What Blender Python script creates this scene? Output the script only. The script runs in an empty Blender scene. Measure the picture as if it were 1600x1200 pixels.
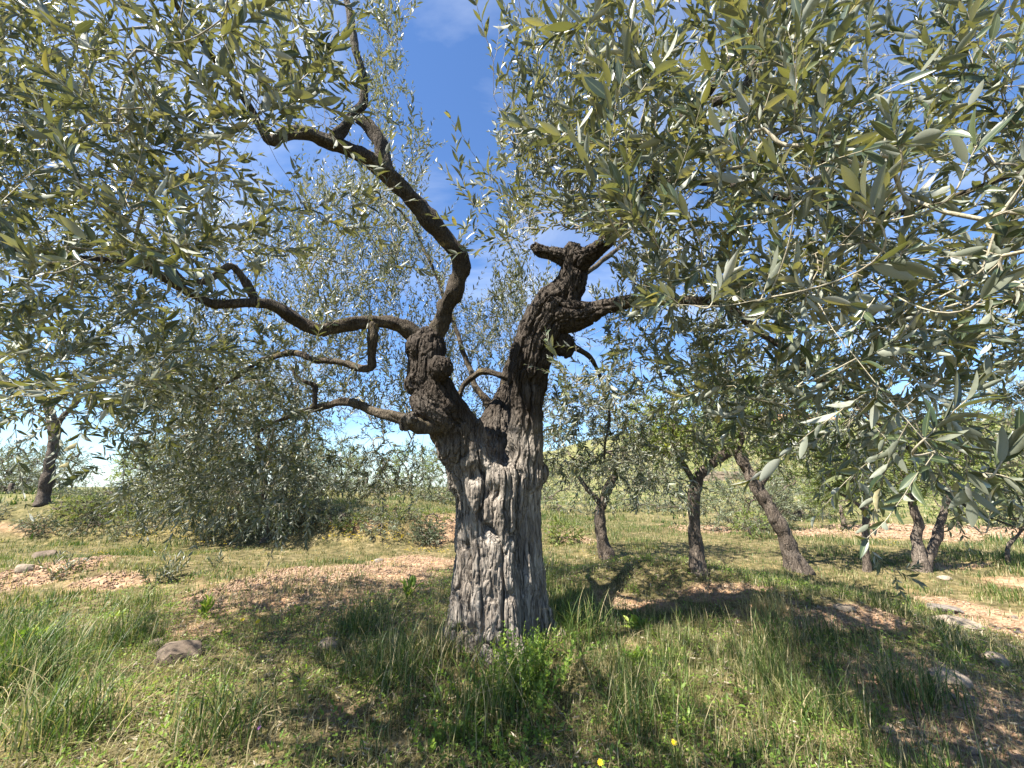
import bpy, math
import numpy as np
from mathutils import Matrix, Vector

# ------------------------------------------------------------------ camera, sky, sun, exposure
sc = bpy.context.scene
F = 671.0                       # focal length in pixels of the 1600 px wide photograph
PITCH = math.radians(12.2)
CAM = np.array([0.0, 0.0, 1.30])
cam_data = bpy.data.cameras.new('camera')
cam_data.sensor_width = 36.0
cam_data.lens = F / 1600.0 * 36.0
cam_data.clip_start = 0.05
cam_data.clip_end = 3000.0
cam = bpy.data.objects.new('camera', cam_data)
sc.collection.objects.link(cam)
cam.location = CAM
cam.rotation_euler = (math.radians(90) + PITCH, 0, 0)
sc.camera = cam

SUN_EL = math.radians(54)
SUN_AZ = math.radians(237)      # compass style: 0 = +Y (view direction), clockwise; 270 = left
sun_dir = np.array([math.sin(SUN_AZ) * math.cos(SUN_EL), math.cos(SUN_AZ) * math.cos(SUN_EL), math.sin(SUN_EL)])

world = bpy.data.worlds.new('World')
sc.world = world
world.use_nodes = True
wn, wl = world.node_tree.nodes, world.node_tree.links
wn.clear()
w_out = wn.new('ShaderNodeOutputWorld')
w_bg = wn.new('ShaderNodeBackground')
w_bg.inputs['Strength'].default_value = 0.07
w_sky = wn.new('ShaderNodeTexSky')
w_sky.sky_type = 'NISHITA'
w_sky.sun_disc = False
w_sky.sun_elevation = SUN_EL
w_sky.sun_rotation = SUN_AZ
w_sky.altitude = 200
w_sky.air_density = 0.9
w_sky.dust_density = 0.12
w_sky.ozone_density = 3.0
# thin cirrus all over the sky
w_tc = wn.new('ShaderNodeTexCoord')
w_sep = wn.new('ShaderNodeSeparateXYZ')
w_add = wn.new('ShaderNodeMath'); w_add.operation = 'ADD'; w_add.inputs[1].default_value = 0.22
w_dx = wn.new('ShaderNodeMath'); w_dx.operation = 'DIVIDE'
w_dy = wn.new('ShaderNodeMath'); w_dy.operation = 'DIVIDE'
w_cmb = wn.new('ShaderNodeCombineXYZ')
w_map = wn.new('ShaderNodeMapping'); w_map.inputs['Scale'].default_value = (1.0, 1.5, 1.0); w_map.inputs['Rotation'].default_value = (0, 0, 0.5)
w_noise = wn.new('ShaderNodeTexNoise'); w_noise.inputs['Scale'].default_value = 1.7; w_noise.inputs['Detail'].default_value = 9; w_noise.inputs['Roughness'].default_value = 0.55; w_noise.inputs['Distortion'].default_value = 0.7
w_ramp = wn.new('ShaderNodeValToRGB')
w_ramp.color_ramp.elements[0].position = 0.44; w_ramp.color_ramp.elements[0].color = (0, 0, 0, 1)
w_ramp.color_ramp.elements[1].position = 0.86; w_ramp.color_ramp.elements[1].color = (0.55, 0.55, 0.55, 1)
w_mix = wn.new('ShaderNodeMixRGB'); w_mix.inputs[2].default_value = (5.2, 5.6, 6.2, 1)
wl.new(w_tc.outputs['Generated'], w_sep.inputs[0])
wl.new(w_sep.outputs[2], w_add.inputs[0])
wl.new(w_sep.outputs[0], w_dx.inputs[0]); wl.new(w_add.outputs[0], w_dx.inputs[1])
wl.new(w_sep.outputs[1], w_dy.inputs[0]); wl.new(w_add.outputs[0], w_dy.inputs[1])
wl.new(w_dx.outputs[0], w_cmb.inputs[0]); wl.new(w_dy.outputs[0], w_cmb.inputs[1])
wl.new(w_cmb.outputs[0], w_map.inputs[0]); wl.new(w_map.outputs[0], w_noise.inputs['Vector'])
wl.new(w_noise.outputs[0], w_ramp.inputs[0]); wl.new(w_ramp.outputs[0], w_mix.inputs[0])
w_tint = wn.new('ShaderNodeMixRGB'); w_tint.blend_type = 'MULTIPLY'; w_tint.inputs[0].default_value = 1.0; w_tint.inputs[2].default_value = (0.76, 0.93, 1.12, 1)
wl.new(w_sky.outputs[0], w_tint.inputs[1]); wl.new(w_tint.outputs[0], w_mix.inputs[1]); wl.new(w_mix.outputs[0], w_bg.inputs['Color'])
wl.new(w_bg.outputs[0], w_out.inputs['Surface'])

sun_data = bpy.data.lights.new('sun', 'SUN')
sun_data.energy = 5.0
sun_data.angle = math.radians(0.53)
sun_data.color = (1.0, 0.95, 0.86)
sun = bpy.data.objects.new('sun', sun_data)
sc.collection.objects.link(sun)
sun.rotation_euler = Vector(sun_dir).to_track_quat('Z', 'Y').to_euler()

sc.view_settings.view_transform = 'Standard'
sc.view_settings.look = 'None'
sc.view_settings.gamma = 1.0
sc.view_settings.use_curve_mapping = False
sc.view_settings.exposure = 1.85
sc.render.engine = 'CYCLES'
sc.cycles.max_bounces = 5
sc.cycles.diffuse_bounces = 1
sc.cycles.transmission_bounces = 4
sc.cycles.use_denoising = True

# ------------------------------------------------------------------ helpers
rng = np.random.default_rng(11)
C = sc.collection

FWD = np.array([0, math.cos(PITCH), math.sin(PITCH)])
UPV = np.array([0, -math.sin(PITCH), math.cos(PITCH)])
RGT = np.array([1.0, 0, 0])

def ray(px, py):
    return RGT * ((px - 800) / F) + UPV * ((600 - py) / F) + FWD

def at(px, py, Y):
    """Point on the ray through a photo pixel that lies Y metres in front of the camera."""
    d = ray(px, py)
    return CAM + d * (Y / d[1])

def axis_depth(p):
    return (np.asarray(p) - CAM) @ FWD

def unit(v):
    v = np.asarray(v, float)
    return v / np.maximum(np.linalg.norm(v, axis=-1, keepdims=True), 1e-9)

def hash3(i, j, k):
    h = (i.astype(np.int64) * 374761393 + j.astype(np.int64) * 668265263 + k.astype(np.int64) * 2147483647 + 974634) & 0xFFFFFFFF
    h = ((h ^ (h >> 13)) * 1274126177) & 0xFFFFFFFF
    h = h ^ (h >> 16)
    return (h & 0xFFFF) / 32768.0 - 1.0

def vnoise(p):
    p = np.asarray(p, float)
    i = np.floor(p).astype(np.int64); f = p - i
    u = f * f * f * (f * (f * 6 - 15) + 10)
    r = 0
    for a in (0, 1):
        wa = u[..., 0] if a else 1 - u[..., 0]
        for b in (0, 1):
            wb = u[..., 1] if b else 1 - u[..., 1]
            for c in (0, 1):
                wc = u[..., 2] if c else 1 - u[..., 2]
                r = r + wa * wb * wc * hash3(i[..., 0] + a, i[..., 1] + b, i[..., 2] + c)
    return r

def fbm(p, oct=4, gain=0.5):
    p = np.asarray(p, float); s = 0; a = 1; n = 0
    for o in range(oct):
        s = s + a * vnoise(p * 2 ** o + 17.3 * o); n += a; a *= gain
    return s / n

def sstep(a, b, x):
    t = np.clip((x - a) / (b - a), 0, 1)
    return t * t * (3 - 2 * t)

def make_mesh(name, V, polys, mat=None, attrs=None, smooth=True):
    """polys: list of (M,k) index arrays."""
    me = bpy.data.meshes.new(name)
    V = np.asarray(V, np.float32)
    polys = [np.asarray(p, np.int32) for p in polys if len(p)]
    loops = np.concatenate([p.ravel() for p in polys])
    tot = np.concatenate([np.full(len(p), p.shape[1], np.int32) for p in polys])
    start = np.concatenate([[0], np.cumsum(tot)[:-1]]).astype(np.int32)
    me.vertices.add(len(V)); me.vertices.foreach_set('co', V.ravel())
    me.loops.add(len(loops)); me.loops.foreach_set('vertex_index', loops)
    me.polygons.add(len(tot)); me.polygons.foreach_set('loop_start', start); me.polygons.foreach_set('loop_total', tot)
    me.polygons.foreach_set('use_smooth', np.full(len(tot), smooth))
    for k, v in (attrs or {}).items():
        v = np.asarray(v, np.float32)
        a = me.attributes.new(k, 'FLOAT', 'POINT'); a.data.foreach_set('value', v.ravel())
    me.update(calc_edges=True)
    if mat: me.materials.append(mat)
    return me

def obj(name, me, parent=None, label=None, cat=None, group=None, kind=None, loc=None):
    o = bpy.data.objects.new(name, me); C.objects.link(o)
    if parent is not None:
        o.parent = parent
        o.matrix_parent_inverse = Matrix.Translation(-parent.location) if loc is None else Matrix.Identity(4)
    if loc is not None: o.location = loc
    tag(o, label, cat, group, kind)
    return o

def tag(o, label=None, cat=None, group=None, kind=None):
    if label: o['label'] = label
    if cat: o['category'] = cat
    if group: o['group'] = group
    if kind: o['kind'] = kind

def empty(name, loc, label, cat, group=None):
    o = bpy.data.objects.new(name, None); C.objects.link(o)
    o.location = tuple(float(v) for v in loc); o.empty_display_size = 0.1
    tag(o, label, cat, group)
    return o

def catmull(P, step):
    """Resample a polyline (rows may carry extra columns, the first three are xyz)."""
    P = np.asarray(P, float)
    Q = np.vstack([2 * P[0] - P[1], P, 2 * P[-1] - P[-2]])
    out = []
    for i in range(1, len(Q) - 2):
        n = max(2, int(np.linalg.norm(Q[i + 1, :3] - Q[i, :3]) / step))
        t = (np.arange(n) / n)[:, None]
        a, b, c, d = Q[i - 1], Q[i], Q[i + 1], Q[i + 2]
        out.append(0.5 * ((2 * b) + (c - a) * t + (2 * a - 5 * b + 4 * c - d) * t ** 2 + (3 * b - a - 3 * c + d) * t ** 3))
    out.append(P[-1:])
    return np.vstack(out)

def tube(P, R, sides, caps=True, rough=0.0, seed=0):
    P = np.asarray(P, float); R = np.asarray(R, float); n = len(P)
    T = unit(np.gradient(P, axis=0))
    a = np.array([0, 0, 1.0]) if abs(T[0, 2]) < 0.9 else np.array([1.0, 0, 0])
    N = np.zeros_like(P); N[0] = unit(np.cross(T[0], a))
    for i in range(1, n):
        v = N[i - 1] - T[i] * (N[i - 1] @ T[i]); N[i] = unit(v)
    B = np.cross(T, N)
    th = np.arange(sides) / sides * 2 * math.pi
    ring = N[:, None, :] * np.cos(th)[None, :, None] + B[:, None, :] * np.sin(th)[None, :, None]
    RR = R[:, None] * np.ones((1, sides))
    if rough:
        q = P[:, None, :] * 9 + ring * 1.2 + seed * 7.1
        RR = RR * (1 + rough * fbm(q, 3) * 1.6)
    V = (P[:, None, :] + ring * RR[..., None]).reshape(-1, 3)
    i = np.arange(n - 1)[:, None] * sides; j = np.arange(sides)[None, :]; k = (j + 1) % sides
    Fq = np.stack([i + j, i + k, i + sides + k, i + sides + j], -1).reshape(-1, 4)
    tri = np.zeros((0, 3), int)
    if caps:
        V = np.vstack([V, P[:1], P[-1:]])
        c0, c1 = n * sides, n * sides + 1
        j = np.arange(sides); k = (j + 1) % sides
        tri = np.vstack([np.stack([np.full(sides, c0), k, j], 1), np.stack([np.full(sides, c1), (n - 1) * sides + j, (n - 1) * sides + k], 1)])
    return V, Fq, tri

class Batch:
    def __init__(s): s.V = []; s.Q = []; s.T = []; s.n = 0; s.A = {}
    def add(s, V, Q=None, T=None, **attrs):
        if Q is not None and len(Q): s.Q.append(np.asarray(Q) + s.n)
        if T is not None and len(T): s.T.append(np.asarray(T) + s.n)
        s.V.append(V); s.n += len(V)
        for k, v in attrs.items(): s.A.setdefault(k, []).append(np.broadcast_to(v, (len(V),)))
    def mesh(s, name, mat, smooth=True):
        P = []
        if s.Q: P.append(np.vstack(s.Q))
        if s.T: P.append(np.vstack(s.T))
        return make_mesh(name, np.vstack(s.V), P, mat, {k: np.concatenate(v) for k, v in s.A.items()}, smooth)

# ------------------------------------------------------------------ materials
def new_mat(name):
    m = bpy.data.materials.new(name); m.use_nodes = True
    nt = m.node_tree; nt.nodes.clear()
    return m, nt.nodes, nt.links

def ramp(n, stops, interp='LINEAR'):
    r = n.new('ShaderNodeValToRGB'); r.color_ramp.interpolation = interp
    e = r.color_ramp.elements
    while len(e) < len(stops): e.new(0.5)
    for k, (p, c) in enumerate(stops):
        e[k].position = p; e[k].color = (*c, 1)
    return r

def attr(n, name):
    a = n.new('ShaderNodeAttribute'); a.attribute_name = name
    return a

def leaf_material(name, top, under, trans, top_rough=0.38, tmix=0.3, spec=0.5):
    m, n, l = new_mat(name)
    out = n.new('ShaderNodeOutputMaterial')
    geo = n.new('ShaderNodeNewGeometry')
    rnd = attr(n, 'rnd'); mid = attr(n, 'mid')
    rt = ramp(n, top); ru = ramp(n, under); rr = ramp(n, trans)
    for r in (rt, ru, rr): l.new(rnd.outputs['Fac'], r.inputs[0])
    # pale midrib on the top side
    rib = n.new('ShaderNodeMixRGB'); rib.inputs[2].default_value = (0.30, 0.33, 0.16, 1)
    rm = n.new('ShaderNodeMapRange'); rm.inputs[1].default_value = 0.0; rm.inputs[2].default_value = 0.16; rm.inputs[3].default_value = 0.55; rm.inputs[4].default_value = 0.0
    l.new(mid.outputs['Fac'], rm.inputs[0]); l.new(rm.outputs[0], rib.inputs[0]); l.new(rt.outputs[0], rib.inputs[1])
    mix = n.new('ShaderNodeMixRGB'); l.new(geo.outputs['Backfacing'], mix.inputs[0]); l.new(rib.outputs[0], mix.inputs[1]); l.new(ru.outputs[0], mix.inputs[2])
    tcl = n.new('ShaderNodeTexCoord'); nb = n.new('ShaderNodeTexNoise'); nb.inputs['Scale'].default_value = 90; nb.inputs['Detail'].default_value = 3
    l.new(tcl.outputs['Object'], nb.inputs['Vector']); rb = ramp(n, [(0.35, (0.72, 0.70, 0.66)), (0.6, (1.05, 1.05, 1.05))]); l.new(nb.outputs[0], rb.inputs[0])
    mb = n.new('ShaderNodeMixRGB'); mb.blend_type = 'MULTIPLY'; mb.inputs[0].default_value = 0.8; l.new(mix.outputs[0], mb.inputs[1]); l.new(rb.outputs[0], mb.inputs[2])
    pb = n.new('ShaderNodeBsdfPrincipled'); l.new(mb.outputs[0], pb.inputs['Base Color'])
    ro = n.new('ShaderNodeMapRange'); ro.inputs[3].default_value = top_rough; ro.inputs[4].default_value = 0.65
    l.new(geo.outputs['Backfacing'], ro.inputs[0]); l.new(ro.outputs[0], pb.inputs['Roughness'])
    pb.inputs['Specular IOR Level'].default_value = spec
    tr = n.new('ShaderNodeBsdfTranslucent'); l.new(rr.outputs[0], tr.inputs['Color'])
    ms = n.new('ShaderNodeMixShader'); ms.inputs[0].default_value = tmix
    l.new(pb.outputs[0], ms.inputs[1]); l.new(tr.outputs[0], ms.inputs[2]); l.new(ms.outputs[0], out.inputs[0])
    return m

M_OLIVE = leaf_material('olive_leaf',
    [(0, (0.03, 0.05, 0.028)), (0.55, (0.06, 0.085, 0.042)), (1, (0.13, 0.15, 0.065))],
    [(0, (0.12, 0.13, 0.085)), (0.42, (0.22, 0.235, 0.175)), (0.7, (0.36, 0.37, 0.305)), (0.92, (0.42, 0.42, 0.36)), (1, (0.34, 0.30, 0.16))],
    [(0, (0.13, 0.145, 0.035)), (0.7, (0.25, 0.24, 0.05)), (1, (0.36, 0.31, 0.06))], 0.36, 0.26, 0.55)
M_GREY_OLIVE = leaf_material('grey_olive_leaf',
    [(0, (0.06, 0.08, 0.045)), (0.6, (0.11, 0.135, 0.075)), (1, (0.18, 0.20, 0.11))],
    [(0, (0.16, 0.18, 0.12)), (1, (0.27, 0.28, 0.20))],
    [(0, (0.16, 0.19, 0.04)), (1, (0.28, 0.28, 0.08))], 0.45, 0.22, 0.45)
M_ALMOND = leaf_material('almond_leaf',
    [(0, (0.075, 0.115, 0.028)), (0.6, (0.14, 0.185, 0.04)), (1, (0.24, 0.26, 0.06))],
    [(0, (0.13, 0.17, 0.06)), (1, (0.25, 0.28, 0.10))],
    [(0, (0.20, 0.27, 0.03)), (1, (0.38, 0.40, 0.05))], 0.5, 0.34, 0.35)
M_DARK = leaf_material('dark_evergreen_leaf',
    [(0, (0.03, 0.05, 0.02)), (1, (0.07, 0.10, 0.035))],
    [(0, (0.06, 0.09, 0.04)), (1, (0.10, 0.13, 0.05))],
    [(0, (0.06, 0.09, 0.02)), (1, (0.10, 0.13, 0.03))], 0.5, 0.15, 0.4)
M_HERB = leaf_material('herb_leaf',
    [(0, (0.08, 0.15, 0.02)), (0.6, (0.16, 0.25, 0.03)), (1, (0.28, 0.34, 0.05))],
    [(0, (0.13, 0.20, 0.04)), (1, (0.25, 0.31, 0.08))],
    [(0, (0.20, 0.36, 0.02)), (1, (0.40, 0.48, 0.05))], 0.5, 0.35, 0.35)

M_FALLEN = leaf_material('fallen_leaf',
    [(0, (0.10, 0.07, 0.04)), (0.6, (0.22, 0.16, 0.09)), (1, (0.36, 0.28, 0.17))],
    [(0, (0.22, 0.19, 0.14)), (1, (0.40, 0.35, 0.26))],
    [(0, (0.10, 0.07, 0.03)), (1, (0.20, 0.15, 0.06))], 0.6, 0.1, 0.3)

def grass_material():
    m, n, l = new_mat('grass_blade')
    out = n.new('ShaderNodeOutputMaterial')
    rnd = attr(n, 'rnd')
    rc = ramp(n, [(0, (0.026, 0.055, 0.013)), (0.35, (0.062, 0.105, 0.022)), (0.58, (0.125, 0.17, 0.038)), (0.72, (0.21, 0.20, 0.08)), (1, (0.40, 0.325, 0.19))])
    l.new(rnd.outputs['Fac'], rc.inputs[0])
    pb = n.new('ShaderNodeBsdfPrincipled'); pb.inputs['Roughness'].default_value = 0.5; pb.inputs['Specular IOR Level'].default_value = 0.35
    l.new(rc.outputs[0], pb.inputs['Base Color'])
    tr = n.new('ShaderNodeBsdfTranslucent')
    g = n.new('ShaderNodeMixRGB'); g.blend_type = 'MULTIPLY'; g.inputs[0].default_value = 1; g.inputs[2].default_value = (1.5, 1.6, 0.8, 1)
    l.new(rc.outputs[0], g.inputs[1]); l.new(g.outputs[0], tr.inputs['Color'])
    ms = n.new('ShaderNodeMixShader'); ms.inputs[0].default_value = 0.32
    l.new(pb.outputs[0], ms.inputs[1]); l.new(tr.outputs[0], ms.inputs[2]); l.new(ms.outputs[0], out.inputs[0])
    return m
M_GRASS = grass_material()

def bark_material(name, a, b, c, scale=1.0, lichen=0.0, bump=0.6):
    m, n, l = new_mat(name)
    out = n.new('ShaderNodeOutputMaterial')
    tc = n.new('ShaderNodeTexCoord'); mp = n.new('ShaderNodeMapping'); mp.inputs['Scale'].default_value = (1, 1, 0.22)
    l.new(tc.outputs['Object'], mp.inputs[0])
    n1 = n.new('ShaderNodeTexNoise'); n1.inputs['Scale'].default_value = 22 * scale; n1.inputs['Detail'].default_value = 8; n1.inputs['Roughness'].default_value = 0.65
    n2 = n.new('ShaderNodeTexNoise'); n2.inputs['Scale'].default_value = 4 * scale; n2.inputs['Detail'].default_value = 4
    l.new(mp.outputs[0], n1.inputs['Vector']); l.new(tc.outputs['Object'], n2.inputs['Vector'])
    mp2 = n.new('ShaderNodeMapping'); mp2.inputs['Scale'].default_value = (1, 1, 0.10); l.new(tc.outputs['Object'], mp2.inputs[0])
    n5 = n.new('ShaderNodeTexNoise'); n5.inputs['Scale'].default_value = 75 * scale; n5.inputs['Detail'].default_value = 5; n5.inputs['Roughness'].default_value = 0.7; l.new(mp2.outputs[0], n5.inputs['Vector'])
    r1 = ramp(n, [(0.34, a), (0.5, b), (0.66, c)])
    av = n.new('ShaderNodeMixRGB'); av.inputs[0].default_value = 0.5; l.new(n1.outputs[0], av.inputs[1]); l.new(n5.outputs[0], av.inputs[2]); l.new(av.outputs[0], r1.inputs[0])
    r2 = ramp(n, [(0.3, (0.62, 0.57, 0.52)), (0.7, (1.05, 1.03, 1.0))]); l.new(n2.outputs[0], r2.inputs[0])
    mu = n.new('ShaderNodeMixRGB'); mu.blend_type = 'MULTIPLY'; mu.inputs[0].default_value = 0.85
    l.new(r1.outputs[0], mu.inputs[1]); l.new(r2.outputs[0], mu.inputs[2])
    col = mu.outputs[0]
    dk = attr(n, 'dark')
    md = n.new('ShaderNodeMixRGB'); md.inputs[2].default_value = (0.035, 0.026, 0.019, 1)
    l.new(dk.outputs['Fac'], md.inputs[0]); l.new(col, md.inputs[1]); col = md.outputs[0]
    if lichen:
        n3 = n.new('ShaderNodeTexNoise'); n3.inputs['Scale'].default_value = 6; n3.inputs['Detail'].default_value = 6; n3.inputs['Roughness'].default_value = 0.7
        l.new(tc.outputs['Object'], n3.inputs['Vector'])
        r3 = ramp(n, [(0.60, (0, 0, 0)), (0.68, (lichen,) * 3)]); l.new(n3.outputs[0], r3.inputs[0])
        ml = n.new('ShaderNodeMixRGB'); ml.inputs[2].default_value = (0.36, 0.27, 0.10, 1)
        l.new(r3.outputs[0], ml.inputs[0]); l.new(col, ml.inputs[1]); col = ml.outputs[0]
    pb = n.new('ShaderNodeBsdfPrincipled'); pb.inputs['Roughness'].default_value = 0.9; pb.inputs['Specular IOR Level'].default_value = 0.2
    l.new(col, pb.inputs['Base Color'])
    mp3 = n.new('ShaderNodeMapping'); mp3.inputs['Scale'].default_value = (1, 1, 0.2); wp = n.new('ShaderNodeMixRGB'); wp.inputs[0].default_value = 0.06
    l.new(tc.outputs['Object'], wp.inputs[1]); l.new(n2.outputs['Color'], wp.inputs[2]); l.new(wp.outputs[0], mp3.inputs[0])
    vo = n.new('ShaderNodeTexVoronoi'); vo.feature = 'DISTANCE_TO_EDGE'; vo.inputs['Scale'].default_value = 26 * scale; l.new(mp3.outputs[0], vo.inputs['Vector'])
    vr = ramp(n, [(0.0, (0, 0, 0)), (0.16, (1, 1, 1))]); l.new(vo.outputs['Distance'], vr.inputs[0])
    b0 = n.new('ShaderNodeBump'); b0.inputs['Strength'].default_value = bump; b0.inputs['Distance'].default_value = 0.016 / scale; l.new(vr.outputs[0], b0.inputs['Height'])
    bp = n.new('ShaderNodeBump'); bp.inputs['Strength'].default_value = bump; bp.inputs['Distance'].default_value = 0.014; l.new(b0.outputs[0], bp.inputs['Normal'])
    l.new(n1.outputs[0], bp.inputs['Height']); bp2 = n.new('ShaderNodeBump'); bp2.inputs['Strength'].default_value = bump; bp2.inputs['Distance'].default_value = 0.006
    l.new(n5.outputs[0], bp2.inputs['Height']); l.new(bp.outputs[0], bp2.inputs['Normal']); l.new(bp2.outputs[0], pb.inputs['Normal'])
    l.new(pb.outputs[0], out.inputs[0])
    return m
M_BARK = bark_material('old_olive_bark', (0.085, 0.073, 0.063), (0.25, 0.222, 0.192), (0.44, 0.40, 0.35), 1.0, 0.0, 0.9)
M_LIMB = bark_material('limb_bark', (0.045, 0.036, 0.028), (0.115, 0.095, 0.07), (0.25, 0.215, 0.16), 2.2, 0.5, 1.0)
M_TWIG = bark_material('twig_bark', (0.20, 0.17, 0.12), (0.33, 0.30, 0.22), (0.44, 0.41, 0.32), 3.0, 0.0, 0.2)
M_BROWN = bark_material('almond_bark', (0.06, 0.05, 0.042), (0.165, 0.135, 0.11), (0.30, 0.255, 0.21), 1.6, 0.0, 1.0)

def ground_material():
    m, n, l = new_mat('ground_soil')
    out = n.new('ShaderNodeOutputMaterial')
    tc = n.new('ShaderNodeTexCoord')
    so = attr(n, 'soil'); far = attr(n, 'far')
    n1 = n.new('ShaderNodeTexNoise'); n1.inputs['Scale'].default_value = 9; n1.inputs['Detail'].default_value = 9; n1.inputs['Roughness'].default_value = 0.68
    n2 = n.new('ShaderNodeTexNoise'); n2.inputs['Scale'].default_value = 1.1; n2.inputs['Detail'].default_value = 5
    n4 = n.new('ShaderNodeTexVoronoi'); n4.inputs['Scale'].default_value = 26; n4.inputs['Randomness'].default_value = 1
    for k in (n1, n2, n4): l.new(tc.outputs['Object'], k.inputs['Vector'])
    rs = ramp(n, [(0.3, (0.13, 0.075, 0.043)), (0.5, (0.28, 0.175, 0.11)), (0.72, (0.45, 0.325, 0.22))]); l.new(n1.outputs[0], rs.inputs[0])
    rg = ramp(n, [(0.3, (0.045, 0.042, 0.018)), (0.5, (0.115, 0.095, 0.045)), (0.7, (0.24, 0.19, 0.11))]); l.new(n1.outputs[0], rg.inputs[0])
    mx = n.new('ShaderNodeMixRGB'); l.new(so.outputs['Fac'], mx.inputs[0]); l.new(rg.outputs[0], mx.inputs[1]); l.new(rs.outputs[0], mx.inputs[2])
    rf = ramp(n, [(0.32, (0.075, 0.09, 0.035)), (0.5, (0.15, 0.155, 0.06)), (0.68, (0.27, 0.215, 0.12))]); l.new(n2.outputs[0], rf.inputs[0])
    mf = n.new('ShaderNodeMixRGB'); l.new(far.outputs['Fac'], mf.inputs[0]); l.new(mx.outputs[0], mf.inputs[1]); l.new(rf.outputs[0], mf.inputs[2])
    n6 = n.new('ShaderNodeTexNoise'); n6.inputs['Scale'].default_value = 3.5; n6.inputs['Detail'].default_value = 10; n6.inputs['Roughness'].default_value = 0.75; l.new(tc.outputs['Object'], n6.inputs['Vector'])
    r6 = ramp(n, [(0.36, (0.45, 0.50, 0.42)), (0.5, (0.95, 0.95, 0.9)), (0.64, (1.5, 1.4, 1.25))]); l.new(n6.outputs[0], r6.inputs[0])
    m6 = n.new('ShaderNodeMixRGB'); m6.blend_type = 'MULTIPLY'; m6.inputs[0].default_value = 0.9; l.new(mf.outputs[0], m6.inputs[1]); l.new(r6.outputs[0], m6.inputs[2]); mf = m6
    pb = n.new('ShaderNodeBsdfPrincipled'); pb.inputs['Roughness'].default_value = 0.95; pb.inputs['Specular IOR Level'].default_value = 0.1
    l.new(mf.outputs[0], pb.inputs['Base Color'])
    b1 = n.new('ShaderNodeBump'); b1.inputs['Strength'].default_value = 0.9; b1.inputs['Distance'].default_value = 0.03
    l.new(n1.outputs[0], b1.inputs['Height'])
    b2 = n.new('ShaderNodeBump'); b2.inputs['Strength'].default_value = 0.5; b2.inputs['Distance'].default_value = 0.015
    l.new(n4.outputs['Distance'], b2.inputs['Height']); l.new(b1.outputs[0], b2.inputs['Normal']); l.new(b2.outputs[0], pb.inputs['Normal'])
    l.new(pb.outputs[0], out.inputs[0])
    return m
M_GROUND = ground_material()

def stone_material(name, a, b):
    m, n, l = new_mat(name)
    out = n.new('ShaderNodeOutputMaterial'); tc = n.new('ShaderNodeTexCoord'); oi = n.new('ShaderNodeObjectInfo')
    n1 = n.new('ShaderNodeTexNoise'); n1.inputs['Scale'].default_value = 14; n1.inputs['Detail'].default_value = 8; n1.inputs['Roughness'].default_value = 0.7
    ad = n.new('ShaderNodeVectorMath'); ad.operation = 'ADD'; l.new(tc.outputs['Object'], ad.inputs[0]); l.new(oi.outputs['Location'], ad.inputs[1]); l.new(ad.outputs[0], n1.inputs['Vector'])
    r = ramp(n, [(0.3, a), (0.7, b)]); l.new(n1.outputs[0], r.inputs[0])
    pb = n.new('ShaderNodeBsdfPrincipled'); pb.inputs['Roughness'].default_value = 0.9; pb.inputs['Specular IOR Level'].default_value = 0.2
    l.new(r.outputs[0], pb.inputs['Base Color'])
    bp = n.new('ShaderNodeBump'); bp.inputs['Strength'].default_value = 0.6; bp.inputs['Distance'].default_value = 0.02; l.new(n1.outputs[0], bp.inputs['Height']); l.new(bp.outputs[0], pb.inputs['Normal'])
    l.new(pb.outputs[0], out.inputs[0])
    return m
M_STONE = stone_material('buff_stone', (0.15, 0.115, 0.08), (0.34, 0.275, 0.205))
M_GREY = stone_material('grey_stone', (0.10, 0.08, 0.065), (0.26, 0.22, 0.18))
M_BROWNROCK = stone_material('brown_stone', (0.06, 0.045, 0.033), (0.19, 0.145, 0.105))
M_CLOD = stone_material('soil_clod', (0.14, 0.085, 0.05), (0.38, 0.265, 0.18))

def plain_material(name, col, rough=0.6, trans=0.0):
    m, n, l = new_mat(name)
    out = n.new('ShaderNodeOutputMaterial'); pb = n.new('ShaderNodeBsdfPrincipled')
    tc = n.new('ShaderNodeTexCoord'); nz = n.new('ShaderNodeTexNoise'); nz.inputs['Scale'].default_value = 6; nz.inputs['Detail'].default_value = 5
    l.new(tc.outputs['Object'], nz.inputs['Vector'])
    r = ramp(n, [(0.3, tuple(0.82 * v for v in col)), (0.7, col)]); l.new(nz.outputs[0], r.inputs[0])
    l.new(r.outputs[0], pb.inputs['Base Color']); pb.inputs['Roughness'].default_value = rough
    sh = pb.outputs[0]
    if trans:
        t = n.new('ShaderNodeBsdfTranslucent'); l.new(r.outputs[0], t.inputs[0]); ms = n.new('ShaderNodeMixShader'); ms.inputs[0].default_value = trans
        l.new(sh, ms.inputs[1]); l.new(t.outputs[0], ms.inputs[2]); sh = ms.outputs[0]
    l.new(sh, out.inputs[0])
    return m
M_YELLOW = plain_material('yellow_petal', (0.80, 0.58, 0.01), 0.5, 0.25)
M_PINK = plain_material('pink_petal', (0.62, 0.25, 0.55), 0.5, 0.25)
M_WHITEWASH = plain_material('whitewash', (0.78, 0.76, 0.72), 0.8)
M_TILE = plain_material('roof_tile', (0.42, 0.22, 0.13), 0.8)
M_GLASS = plain_material('dark_window', (0.03, 0.035, 0.04), 0.15)

# ------------------------------------------------------------------ terrain
def bump2(x, y, cx, cy, rx, ry):
    return np.exp(-(((x - cx) / rx) ** 2 + ((y - cy) / ry) ** 2))

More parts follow.
